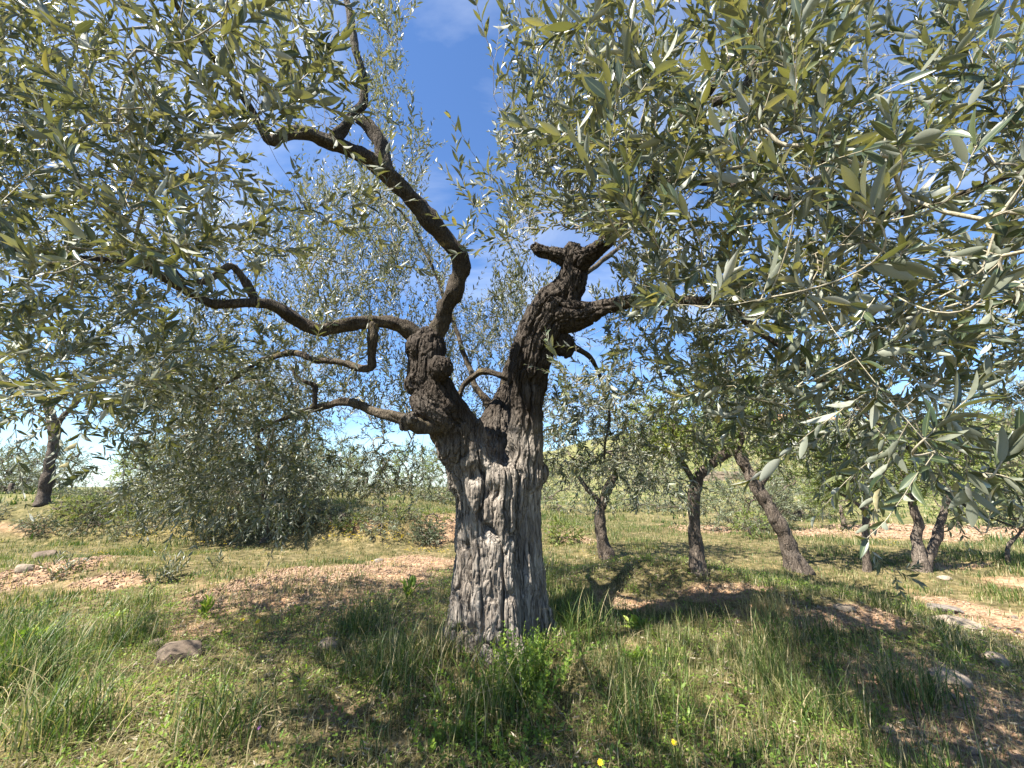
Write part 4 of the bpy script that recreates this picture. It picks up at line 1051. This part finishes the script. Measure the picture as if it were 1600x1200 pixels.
# olives scattered over the far slope
slope = [(1000, 40, 46, 26), (1085, 44, 50, 26), (1180, 38, 44, 28), (1330, 34, 60, 30), (1420, 36, 64, 34), (1520, 34, 66, 32), (1600, 38, 60, 30), (1380, 52, 60, 30), (1480, 56, 60, 30), (1570, 58, 60, 34), (1120, 60, 50, 24), (1040, 66, 44, 22), (1215, 58, 40, 22), (930, 60, 44, 20), (860, 70, 40, 16)]
for k, (px, Y, rx, ry) in enumerate(slope):
    p = at(px, 745, Y); z = height(p[0], p[1]); gx_, gy_, _ = to_px(np.array([p[0], p[1], z]))
    s = 30.0 / Y
    bright = k % 3 == 1
    grove_tree('olive_tree' if not bright else 'almond_tree', ('yellow green almond' if bright else 'grey green olive') + ' on the far slope below the ridge', 'tree',
        [[(gx_, gy_, 7 * s), (gx_, gy_ - 12 * s, 6 * s), (gx_ + 3, gy_ - 24 * s, 5 * s)]], [(gx_, gy_ - 36 * s, rx * s * 1.25, ry * s * 1.35)], 190, M_ALMOND if bright else M_GREY_OLIVE, M_BROWN, .26, .75, K=6, seed=40 + k, Y=Y,
        group='almonds on the far slope' if bright else 'olives on the far slope')
# dark trees standing along the ridge on the right
for k, (px, Y, rx, ry) in enumerate([(1480, 82, 38, 34), (1535, 80, 42, 44), (1590, 84, 44, 40), (1650, 80, 46, 42), (1400, 90, 34, 24), (1330, 92, 30, 20), (1180, 96, 34, 20), (1110, 98, 34, 18)]):
    p = at(px, 690, Y); z = height(p[0], p[1]); gx_, gy_, _ = to_px(np.array([p[0], p[1], z]))
    grove_tree('ridge_tree', 'dark evergreen tree along the ridge above the slope', 'tree', [[(gx_, gy_, 6), (gx_, gy_ - 10, 5), (gx_, gy_ - 20, 4)]], [(gx_, gy_ - ry * .8, rx, ry)], 170, M_DARK, M_BROWN, .5, 1.5, K=6, seed=70 + k, Y=Y, group='evergreens on the ridge')

# ------------------------------------------------------------------ farmhouse and field wall on the slope
def boxm(sx, sy, sz, bev=0.0):
    V = np.array([(x, y, z) for z in (0, 1) for y in (-.5, .5) for x in (-.5, .5)], float) * [sx, sy, sz]
    Q = np.array([(0, 2, 3, 1), (4, 5, 7, 6), (0, 1, 5, 4), (2, 6, 7, 3), (0, 4, 6, 2), (1, 3, 7, 5)])
    return V, Q
p = at(1262, 716, 62); hp = np.array([p[0], p[1], height(p[0], p[1])])
top = at(1262, 686, 62)[2]
hh = max(3.0, top - hp[2] - 1.0)
house = empty('farmhouse', hp, 'small white farmhouse half hidden by leaves on the far slope', 'house')
V, Q = boxm(6.0, 5.0, hh + 0.5); b = Batch(); b.add(V - [0, 0, .5], Q)
obj('wall', b.mesh('wall', M_WHITEWASH, False), house, loc=(0, 0, 0))
V = np.array([(-3.3, -2.9, hh - .05), (3.3, -2.9, hh - .05), (3.3, 2.9, hh - .05), (-3.3, 2.9, hh - .05), (-3.3, 0, hh + 1.1), (3.3, 0, hh + 1.1)])
b = Batch(); b.add(V, [(0, 1, 5, 4), (2, 3, 4, 5), (0, 3, 2, 1)], [(0, 4, 3), (1, 2, 5)])
obj('roof', b.mesh('roof', M_TILE, False), house, loc=(0, 0, 0))
V, Q = boxm(0.9, 0.08, 1.2); wm = Batch(); wm.add(V, Q); wm = wm.mesh('window', M_GLASS, False)
for x in (-1.7, 1.7): obj('window', wm, house, loc=(x, -2.52, hh * .45))
V, Q = boxm(1.1, 0.08, 2.1); dm = Batch(); dm.add(V, Q); obj('door', dm.mesh('door', M_BROWN, False), house, loc=(0, -2.52, 0))
p = at(1142, 742, 40); wz = height(p[0], p[1])
wl_ = empty('field_wall', (p[0], p[1], wz), 'low pale stone wall crossing the far slope behind the almonds', 'wall')
sm = []
for k in range(3):
    V, Q = boxm(0.62, 0.5, 0.30); V = V + rng.normal(0, .03, V.shape); bb_ = Batch(); bb_.add(V, Q); sm.append(bb_.mesh('stone', M_STONE, False))
for r in range(3):
    for c in range(9):
        obj('stone', sm[(r + c) % 3], wl_, loc=(-2.6 + c * .64 + .3 * (r % 2), rng.normal(0, .03), -.15 + r * .29))

# ------------------------------------------------------------------ stones
def rock_mesh(name, sx, sy, sz, mat, seed, flat=0.0, sub=2):
    import bmesh
    bm = bmesh.new(); bmesh.ops.create_icosphere(bm, subdivisions=sub, radius=1.0)
    V = np.array([v.co[:] for v in bm.verts])
    rg = np.random.default_rng(seed)
    for _ in range(9):      # chip flat faces off the ball
        d = unit(rg.normal(size=3)); c = rg.uniform(0.55, 0.85); s = V @ d; V = V - np.outer(np.maximum(s - c, 0) * 0.92, d)
    V = V * (1 + 0.10 * fbm(V * 2.1 + seed, 3))[:, None] * [sx, sy, sz]
    if flat: V[:, 2] = np.minimum(V[:, 2], sz * flat)
    for v, c in zip(bm.verts, V): v.co = c
    me = bpy.data.meshes.new(name); bm.to_mesh(me); bm.free(); me.materials.append(mat)
    return me
def place_rock(px, py, w, h, label, mat, seed, flat=0.0, dep=None, rz=0.0, group=None, tilt=0.0):
    g = ground(px, py); s = axis_depth(g) / F
    sx, sz = 0.5 * w * s, 0.5 * h * s
    o = bpy.data.objects.new('rock', rock_mesh('rock', sx, dep or sx * 0.8, sz, mat, seed, flat, 3 if w > 30 else 2)); C.objects.link(o)
    o.location = g + np.array([0, 0, sz * 0.12]); o.rotation_euler = (0, tilt, rz)
    tag(o, label, 'rock', group); return o
place_rock(38, 892, 32, 22, 'pale angular rock lying left of the leafy sprouts on the hump', M_STONE, 1)
place_rock(70, 872, 42, 24, 'brown earthy boulder on the hump behind the pale rock', M_BROWNROCK, 2)
place_rock(284, 1030, 78, 56, 'brownish half buried boulder in the shaded grass left of the trunk', M_BROWNROCK, 3, .8)
place_rock(236, 1012, 34, 26, 'small buff stone beside the half buried boulder', M_STONE, 4)
place_rock(1472, 955, 58, 22, 'flat dark edged stone slab resting on the lower slab', M_GREY, 5, .6, tilt=.05)
place_rock(1492, 975, 72, 26, 'wide pale sloping stone slab in the sunlit grass by the path', M_STONE, 6, .7, tilt=.12)
place_rock(1476, 905, 22, 10, 'small whitish stone in the grass below the twin trunked almond', M_STONE, 7)
place_rock(1480, 1066, 62, 34, 'rounded buff stone at the shaded edge of the dirt path', M_STONE, 8)
place_rock(1555, 1034, 40, 26, 'sunlit orange buff stone at the top of the dirt path', M_STONE, 9)
place_rock(1318, 952, 34, 12, 'weathered bare stone breaking out of the mound crest', M_STONE, 10, .8)
place_rock(592, 878, 18, 10, 'brown clod like stone on the tilled strip', M_GREY, 12)
place_rock(690, 945, 20, 14, 'small brown stone lying by the foot of the old trunk', M_GREY, 13)
place_rock(515, 1008, 34, 20, 'pale dry stone in the grass before the tilled strip', M_STONE, 14)
rg = np.random.default_rng(77)
pm = [rock_mesh('rock', 1, rg.uniform(.7, 1), rg.uniform(.45, .7), (M_STONE, M_CLOD, M_GREY)[k % 3], 100 + k, 0, 2) for k in range(9)]
cnt = 0
while cnt < 90:
    px, py = rg.uniform(1380, 1640), rg.uniform(930, 1215)
    if px < 1380 + max(0, 1200 - py) * 0.62 - 40: continue
    g = ground(px, py); s = rg.uniform(.012, .042) ** 1.0
    o = bpy.data.objects.new('rock', pm[cnt % 9]); C.objects.link(o); o.location = g + np.array([0, 0, s * .2]); o.scale = (s, s, s); o.rotation_euler = (rg.normal(0, .2), rg.normal(0, .2), rg.uniform(0, 6.3))
    kd = ('buff', 'reddish earthy', 'dark grey')[cnt % 3]
    tag(o, 'loose ' + kd + ' stone strewn over the dirt path', 'rock', 'loose ' + kd + ' stones on the dirt path'); cnt += 1
# crumbly clods and gravel over every bare patch
def clods(n, X0, X1, Y0, Y1, s0, s1, thr, seed):
    rg = np.random.default_rng(seed)
    x = rg.uniform(X0, X1, n * 6); y = rg.uniform(Y0, Y1, n * 6); m = soil(x, y) > thr; x, y = x[m][:n], y[m][:n]; n = len(x)
    V0 = np.array([(1, 0, 0), (-1, 0, 0), (0, 1, 0), (0, -1, 0), (0, 0, 1), (0, 0, -1)], float)
    T0 = np.array([(0, 2, 4), (2, 1, 4), (1, 3, 4), (3, 0, 4), (2, 0, 5), (1, 2, 5), (3, 1, 5), (0, 3, 5)])
    S = rg.uniform(s0, s1, n) * rg.uniform(.5, 1, n)
    A = rg.uniform(0, 6.28, n); V = V0[None] * (S[:, None, None] * rg.uniform(.6, 1.1, (n, 6, 1))) * [1, 1, .7]
    c, s = np.cos(A)[:, None], np.sin(A)[:, None]
    W = np.stack([V[..., 0] * c - V[..., 1] * s + V[..., 2] * .3, V[..., 0] * s + V[..., 1] * c, V[..., 2] - V[..., 0] * .25], -1)
    W += np.stack([x, y, height(x, y) + S * .15], -1)[:, None, :]
    return W.reshape(-1, 3), (T0[None] + (np.arange(n) * 6)[:, None, None]).reshape(-1, 3)
b = Batch()
for a in ((6000, -3.4, 0.2, 3.4, 8.0, .008, .030, .5, 1), (5000, 2.0, 6.0, 1.6, 6.5, .006, .026, .5, 2), (3500, -9, -2, 5, 9, .012, .04, .6, 3), (3500, 0.3, 4, 3.5, 6.5, .006, .022, .5, 4), (5000, 1, 22, 8, 16, .02, .07, .5, 5)):
    V, T = clods(*a); b.add(V, None, T)
obj('soil_clods', b.mesh('soil_clods', M_CLOD, False), label='crumbly reddish clods and gravel over the bare soil', cat='soil', kind='stuff')

# ------------------------------------------------------------------ grass and herbs
def blades(batch, x, y, hgt, wid, lean, arch, rnd, rg, seg=3):
    n = len(x); z = height(x, y)
    A = rg.uniform(0, 2 * math.pi, n); dx, dy = np.cos(A), np.sin(A)
    wx, wy = -dy, dx
    ts = np.linspace(0, 1, seg + 1)
    V = []
    for k, t in enumerate(ts):
        r = lean * t + arch * t ** 2.2; zz = np.sqrt(np.clip(1 - (lean + arch * t) ** 2 * 0.6, 0.06, 1)) * t * hgt
        cx = x + dx * r * hgt; cy = y + dy * r * hgt; cz = z - 0.008 + zz
        if k < seg:
            w = wid * (1 - 0.75 * t ** 1.5) * 0.5
            V += [np.stack([cx + wx * w, cy + wy * w, cz], 1), np.stack([cx - wx * w, cy - wy * w, cz], 1)]
        else: V.append(np.stack([cx, cy, cz], 1))
    V = np.stack(V, 1); k = V.shape[1]; off = (np.arange(n) * k)[:, None, None]
    q = np.array([(2 * i, 2 * i + 1, 2 * i + 3, 2 * i + 2) for i in range(seg - 1)], int).reshape(-1, 4)
    t_ = np.array([(k - 3, k - 2, k - 1)])
    batch.add(V.reshape(-1, 3), (q[None] + off).reshape(-1, 4) if len(q) else None, (t_[None] + off).reshape(-1, 3), rnd=np.repeat(rnd, k))

def polar(n, r0, r1, rg, p=1.0, a=1.02):
    """Points in front of the viewer, thinning with distance."""
    uu = rg.random(n)
    r = (r0 ** p + uu * (r1 ** p - r0 ** p)) ** (1 / p)
    th = rg.uniform(-a, a, n)
    return r * np.sin(th), r * np.cos(th)

rg = np.random.default_rng(5)
def lush(x, y):
    p = np.stack([x, y, 0 * x], -1)
    return 0.75 * fbm(p * 0.9 + 70, 3) + 0.45 * fbm(p * 3.1 + 12, 2)
def sward(name, n, r0, r1, p, h0, h1, w, seg, dry, dens_soil, label, tuft=0.0, a=1.02, kmin=.06):
    x, y = polar(n, r0, r1, rg, p, a)
    if tuft:
        m = n // 26; cx, cy = polar(m, r0, r1, rg, p, a); i = rg.integers(0, m, n); sel = rg.random(n) < tuft
        sx = cx[i] + rg.normal(0, .045, n); sy = cy[i] + rg.normal(0, .045, n); x = np.where(sel, sx, x); y = np.where(sel, sy, y)
    s = soil(x, y); lu = lush(x, y)
    keep = rg.random(n) < np.clip((1 - dens_soil * s) * np.maximum(0.52 + 1.5 * lu, kmin * 3), 0.06, 1)
    keep &= np.hypot((x - TB[0]) / .42, (y - TB[1] - .08) / .36) > 1
    x, y, lu, s = x[keep], y[keep], lu[keep], s[keep]; n = len(x)
    d = np.hypot(x, y)
    h = rg.uniform(h0, h1, n) * (0.6 + 1.2 * np.clip(lu + .2, 0, .9)) * rg.uniform(.55, 1.1, n)
    p3 = np.stack([x, y, 0 * x], -1)
    dr = dry + 0.30 * fbm(p3 * 1.6 + 5, 2) + 0.22 * s - 0.25 * lu
    isdry = rg.random(n) < np.clip(dr, .04, .92)
    rnd = np.where(isdry, rg.uniform(.68, 1, n), np.clip(rg.normal(.31, .13, n) + .16 * fbm(p3 * .7 + 9, 2) + .30 * fbm(p3 * 5 + 3, 2), 0, .66))
    B = Batch()
    blades(B, x, y, h, w * rg.uniform(.7, 1.3, n) * np.maximum(1, d / r1 * 1.1), rg.normal(0, .28, n), rg.uniform(.0, .75, n), rnd, rg, seg)
    obj(name, B.mesh(name, M_GRASS), label=label, cat='grass', kind='stuff')
    print(name, n)
sward('meadow_grass', 170000, 0.9, 6.2, 1.5, .025, .095, .0034, 3, .46, .94, 'short mixed green and dry grass under the old olive', tuft=.35)
sward('tall_grass', 36000, 0.9, 5.6, 1.5, .08, .25, .0046, 4, .34, 1.0, 'tall green grass tufts around the old trunk', tuft=.93)
sward('terrace_grass', 260000, 5.4, 14, 1.25, .03, .12, .008, 2, .40, .82, 'sunlit green grass on the terrace behind the old trunk', tuft=.5, kmin=.14)
sward('field_grass', 90000, 13, 48, 1.2, .06, .20, .040, 1, .36, .9, 'rough pale grass of the far fields', tuft=.4)
# straw lying about and low round-leaved weeds
n = 45000; x, y = polar(n, 0.9, 6.0, rg, 1.5); B = Batch()
blades(B, x, y, rg.uniform(.05, .16, n), np.full(n, .0024), rg.normal(0, .5, n), rg.uniform(.9, 1.5, n), rg.uniform(.7, 1, n), rg, 2)
obj('dry_straw', B.mesh('dry_straw', M_GRASS), label='flattened dry straw between the living grass', cat='straw', kind='stuff')
n = 60000; x, y = polar(n, 0.9, 7.0, rg, 1.5); m = (lush(x + 9, y) > -.12) & (soil(x, y) < .6); x, y = x[m], y[m]; n = len(x)
Xd = unit(np.stack([rg.normal(size=n), rg.normal(size=n), rg.normal(0.1, .3, n)], 1)); Zd = np.array([0, 0, 1.]) + rg.normal(0, .4, (n, 3)); Zd = unit(Zd - Xd * (Zd * Xd).sum(1, keepdims=True)); Yd = np.cross(Zd, Xd)
bs = np.stack([x, y, height(x, y) + rg.uniform(.005, .07, n)], 1); B = Batch(); ln = rg.uniform(.008, .022, n)
leaf_mesh(B, LEAF_LO, bs, Xd, Yd, Zd, ln, ln * .75, np.clip(rg.normal(.5, .25, n), 0, 1))
obj('low_weeds', B.mesh('low_weeds', M_HERB), label='low round leaved weeds creeping through the grass', cat='weeds', kind='stuff')

# broader leaved weeds in loose clumps
m = 520; cx, cy = polar(m, 1.0, 6.0, rg, 1.5); mk = soil(cx, cy) < .75; cx, cy = cx[mk], cy[mk]; m = len(cx); n = 15000; i = rg.integers(0, m, n)
dx_, dy_ = rg.normal(0, .045, n), rg.normal(0, .045, n); x, y = cx[i] + dx_, cy[i] + dy_
Xd = unit(np.stack([dx_ * 14 + rg.normal(0, .4, n), dy_ * 14 + rg.normal(0, .4, n), rg.uniform(.1, 1.1, n)], 1)); Zd = np.array([0, 0, 1.]) + rg.normal(0, .35, (n, 3)); Zd = unit(Zd - Xd * (Zd * Xd).sum(1, keepdims=True)); Yd = np.cross(Zd, Xd)
B = Batch(); ln = rg.uniform(.02, .055, n) * (0.7 + .6 * hash3(i, i * 3, i * 7) * .5); leaf_mesh(B, LEAF_LO, np.stack([x, y, height(x, y) + rg.uniform(.0, .06, n)], 1), Xd, Yd, Zd, ln, ln * (.34 + .12 * hash3(i, i, i)), np.clip(rg.normal(.4, .15, n) + .3 * hash3(i * 5, i, i), 0, 1))
obj('broad_weeds', B.mesh('broad_weeds', M_HERB), label='loose clumps of broader leaved weeds among the foreground grass', cat='weeds', kind='stuff')
# fallen olive leaves
n = 9000; x, y = polar(n, 0.9, 6.5, rg, 1.5)
Xd = unit(np.stack([rg.normal(size=n), rg.normal(size=n), rg.normal(0, .18, n)], 1)); Zd = np.array([0, 0, 1.]) + rg.normal(0, .35, (n, 3)); Zd *= np.where(rg.random(n) < .5, -1, 1)[:, None]; Zd = unit(Zd - Xd * (Zd * Xd).sum(1, keepdims=True)); Yd = np.cross(Zd, Xd)
B = Batch(); ln = rg.uniform(.03, .055, n); leaf_mesh(B, LEAF_LO, np.stack([x, y, height(x, y) + rg.uniform(.006, .03, n)], 1), Xd, Yd, Zd, ln, ln * .24, np.clip(rg.normal(.6, .25, n), 0, 1))
obj('fallen_leaves', B.mesh('fallen_leaves', M_FALLEN), label='fallen dry olive leaves littering the ground under the crown', cat='leaf litter', kind='stuff')

# long arching tufts at the left edge and along the mound, each a plant
def tuft_plant(px, py, n, h, wid, label, spread=.06, dry=.1, seed=0, group=None, arch=(.2, 1.0)):
    g = ground(px, py); r = np.random.default_rng(500 + seed); B = Batch()
    x = g[0] + r.normal(0, spread, n); y = g[1] + r.normal(0, spread, n)
    rn = np.where(r.random(n) < dry, r.uniform(.7, 1, n), np.clip(r.normal(.36, .14, n), 0, .65))
    blades(B, x, y, h * r.uniform(.5, 1.1, n), wid * r.uniform(.7, 1.3, n), r.normal(0, .3, n), r.uniform(*arch, n), rn, r, 6)
    return obj('grass_tuft', B.mesh('grass_tuft', M_GRASS), label=label, cat='grass', group=group)
for k, (px, py, n, h, lab) in enumerate([
    (20, 1085, 340, .46, 'big arching grass tussock with blades sweeping over the bank'), (90, 1150, 300, .40, 'thick grass tussock in full sun below the arching tussock'), (180, 1010, 180, .30, 'shaded grass tuft left of the half buried boulder'),
    (560, 985, 260, .34, 'tall upright grass tuft on the shade line left of the trunk'), (620, 1060, 260, .34, 'dense grass tuft before the old trunk on its left'), (905, 990, 220, .36, 'feathery grass tuft at the right foot of the trunk'),
    (690, 1030, 200, .30, 'dry tinged grass tuft against the left trunk root'), (1215, 1010, 180, .32, 'grass tuft hanging on the shaded mound below the crest'), (1420, 1090, 260, .30, 'wide grass tuft in shade beside the dirt path'),
    (990, 1120, 180, .30, 'bright grass tuft in the clearing before the trunk'), (1280, 1130, 200, .28, 'low grass tuft between the mound and the dirt path'), (340, 1150, 220, .30, 'sunlit grass tuft below the half buried boulder'),
    (1500, 1010, 120, .22, 'pale grass tuft below the stone slabs'), (760, 1120, 240, .36, 'grass tuft in front of the leafy spurge weed'), (210, 950, 140, .24, 'grass tuft at the sunny edge of the tilled strip')]):
    tuft_plant(px, py, n, h, .006, lab, spread=.13, dry=.3 if k not in (6, 12) else .6, seed=k)

# leafy weeds
def weed(name, px, py, nst, h, leaf, aspect, label, mat, spread=.05, lean=.35, K=9, seed=0, ang=(.7, 1.2), cat='plant', group=None):
    g = ground(px, py); r = np.random.default_rng(900 + seed)
    bs = np.stack([g[0] + r.normal(0, spread, nst), g[1] + r.normal(0, spread, nst), np.zeros(nst)], 1); bs[:, 2] = height(bs[:, 0], bs[:, 1]) - .01
    D = np.stack([r.normal(0, lean, nst), r.normal(0, lean, nst), np.ones(nst)], 1)
    stem, lv = sprays(bs, D, h * r.uniform(.6, 1.1, nst), r.normal(0, .1, (nst, 3)), K, np.full(nst, leaf), r, ang=ang, aspect=aspect, up=.5)
    root = empty(name, g, label, cat, group)
    b = Batch(); stems_mesh(b, stem, np.full(nst, .002), np.full(nst, .0008), 4); obj('stem', b.mesh('stem', M_TWIG if mat is M_OLIVE else M_HERB_STEM), root)
    b = Batch(); leaf_mesh(b, LEAF_MID, *lv); obj('leaves', b.mesh('leaves', mat), root, kind='stuff')
    return root
M_HERB_STEM = plain_material('herb_stem', (0.16, 0.22, 0.05), .6)
weed('spurge_weed', 810, 1085, 80, .36, .032, .48, 'bright yellow green leafy weed in front of the old trunk', M_HERB, .12, .38, 14, 1)
weed('spurge_weed', 845, 1030, 18, .24, .026, .45, 'small bright green weed at the right root of the trunk', M_HERB, .05, .35, 10, 2)
weed('round_leaf_weed', 690, 1160, 30, .14, .024, .7, 'low round leaved weed below the leafy spurge weed', M_HERB, .09, .5, 7, 3)
weed('round_leaf_weed', 790, 1185, 26, .13, .024, .7, 'round leaved weed in the foremost dark grass', M_HERB, .08, .5, 7, 4)
weed('olive_sprout', 262, 905, 15, .38, .085, .20, 'bushy olive sprout growing from the ground on the sunny slope', M_OLIVE, .10, .55, 8, 5, (.5, .9))
weed('olive_sprout', 92, 900, 9, .34, .09, .20, 'dark olive sprout spreading beside the brown boulder on the hump', M_OLIVE, .08, .8, 7, 6, (.5, .9))
weed('olive_sprout', 340, 885, 4, .30, .08, .20, 'thin two pronged olive sprout right of the bushy sprout', M_OLIVE, .03, .6, 6, 7, (.5, .9))
weed('broad_leaf_plant', 316, 965, 5, .20, .10, .22, 'dark upright broad leaved plant on the edge of the shade', M_HERB, .03, .3, 5, 8, (.3, .7))
weed('broad_leaf_plant', 640, 935, 4, .18, .12, .22, 'upright broad leaved plant left of the trunk foot', M_HERB, .02, .2, 4, 9, (.2, .5))
weed('leafy_rosette', 1000, 985, 12, .10, .09, .3, 'deep green leafy rosette in the shade right of the trunk', M_HERB, .04, .6, 4, 10, (.8, 1.2))
weed('leafy_rosette', 995, 1040, 10, .09, .09, .25, 'light green strap leaved rosette below the dark rosette', M_HERB, .05, .7, 4, 11, (.8, 1.2))
weed('olive_sprout', 850, 900, 5, .26, .06, .2, 'thin olive sprout hugging the right side of the trunk', M_OLIVE, .05, .4, 7, 12, (.5, .9))
weed('leafy_rosette', 40, 1010, 10, .12, .09, .25, 'leafy rosette under the arching tussock', M_HERB, .05, .6, 4, 13, (.8, 1.2))
# dry brush on the mound
tuft_plant(1200, 960, 420, .22, .004, 'grey dry bushy tuft on top of the shaded mound', .10, .9, 50, arch=(0, .5))
tuft_plant(68, 865, 200, .16, .004, 'brown dry bushy tuft on the boulder of the hump', .06, .95, 51, arch=(0, .5))

# ------------------------------------------------------------------ flowers
def flower(px, py, lift, size, mat, label, group=None, npet=11, cat='flower'):
    g = ground(px, py + lift); top_ = at(px, py, g[1])
    root = empty('wild_flower', g, label, cat, group)
    P = catmull(np.array([g - [0, 0, .01], 0.5 * (g + top_) + [.01, 0, 0], top_]), .02)
    V, Q, T = tube(P, np.full(len(P), .0014), 5); b = Batch(); b.add(V, Q, T); obj('stem', b.mesh('stem', M_HERB_STEM), root)
    b = Batch(); n = npet * 2; A = np.arange(n) / npet * 2 * math.pi
    up = unit(np.array([-.15, -.75, .8])); e1 = unit(np.cross(up, [0, 1, .2])); e2 = np.cross(up, e1)
    X = e1[None] * np.cos(A)[:, None] + e2[None] * np.sin(A)[:, None] + up * np.where(np.arange(n) < npet, .15, .6)[:, None]; X = unit(X)
    Z = unit(up - X * (X @ up)[:, None]); Yd_ = np.cross(Z, X)
    ln = np.where(np.arange(n) < npet, size, size * .6)
    leaf_mesh(b, LEAF_MID, np.repeat(top_[None], n, 0), X, Yd_, Z, ln, ln * .42, np.full(n, .5)); obj('petals', b.mesh('petals', mat), root)
flower(379, 968, 40, .020, M_YELLOW, 'left one of two yellow dandelion flowers before the tilled strip', None)
flower(403, 971, 36, .022, M_YELLOW, 'right one of two yellow dandelion flowers before the tilled strip', None)
flower(1053, 1160, 26, .015, M_YELLOW, 'single small yellow flower in the grass right of the trunk')
flower(938, 1191, 24, .015, M_YELLOW, 'yellow flower in the dry grass in front of the leafy weed')
flower(405, 1137, 22, .012, M_PINK, 'tiny pink flower in the short grass below the dandelions', npet=7)
def flower_field(n, px0, py0, px1, py1, sz, seed):
    r = np.random.default_rng(seed); a = ground(0.5 * (px0 + px1), py1); c = ground(0.5 * (px0 + px1), py0)
    x0 = ground(px0, 0.5 * (py0 + py1))[0]; x1 = ground(px1, 0.5 * (py0 + py1))[0]
    x = r.uniform(x0, x1, n); y = r.uniform(a[1], c[1], n)
    m = fbm(np.stack([x, y, 0 * x], -1) * 1.4 + seed, 2) > .02; return x[m], y[m], np.full(m.sum(), sz)
B = Batch()
for a in ((260, 170, 820, 330, 850, .016, 1), (300, 330, 820, 520, 850, .016, 2), (260, 480, 825, 700, 850, .016, 3), (160, 560, 860, 700, 885, .012, 4), (200, 900, 860, 1060, 885, .011, 5), (260, 1280, 835, 1420, 880, .014, 6), (60, 0, 860, 180, 900, .012, 7), (120, 850, 870, 1000, 900, .011, 8)):
    x, y, s = flower_field(*a); n = len(x); r = np.random.default_rng(a[-1])
    for q in range(5):
        A = np.full(n, q * 1.2566) + r.uniform(0, .2, n); Xd = unit(np.stack([np.cos(A), np.sin(A), np.full(n, .35)], 1)); Zd = np.array([0, 0, 1.]); Zd = unit(Zd - Xd * Xd[:, 2:3]); Yd = np.cross(Zd, Xd)
        leaf_mesh(B, LEAF_MIN, np.stack([x, y, height(x, y) + .10], 1), Xd, Yd, Zd, s, s * .8, np.full(n, .5))
obj('yellow_wildflowers', B.mesh('yellow_wildflowers', M_YELLOW), label='scattered tiny yellow wildflowers in the sunlit terrace grass', cat='flowers', kind='stuff')
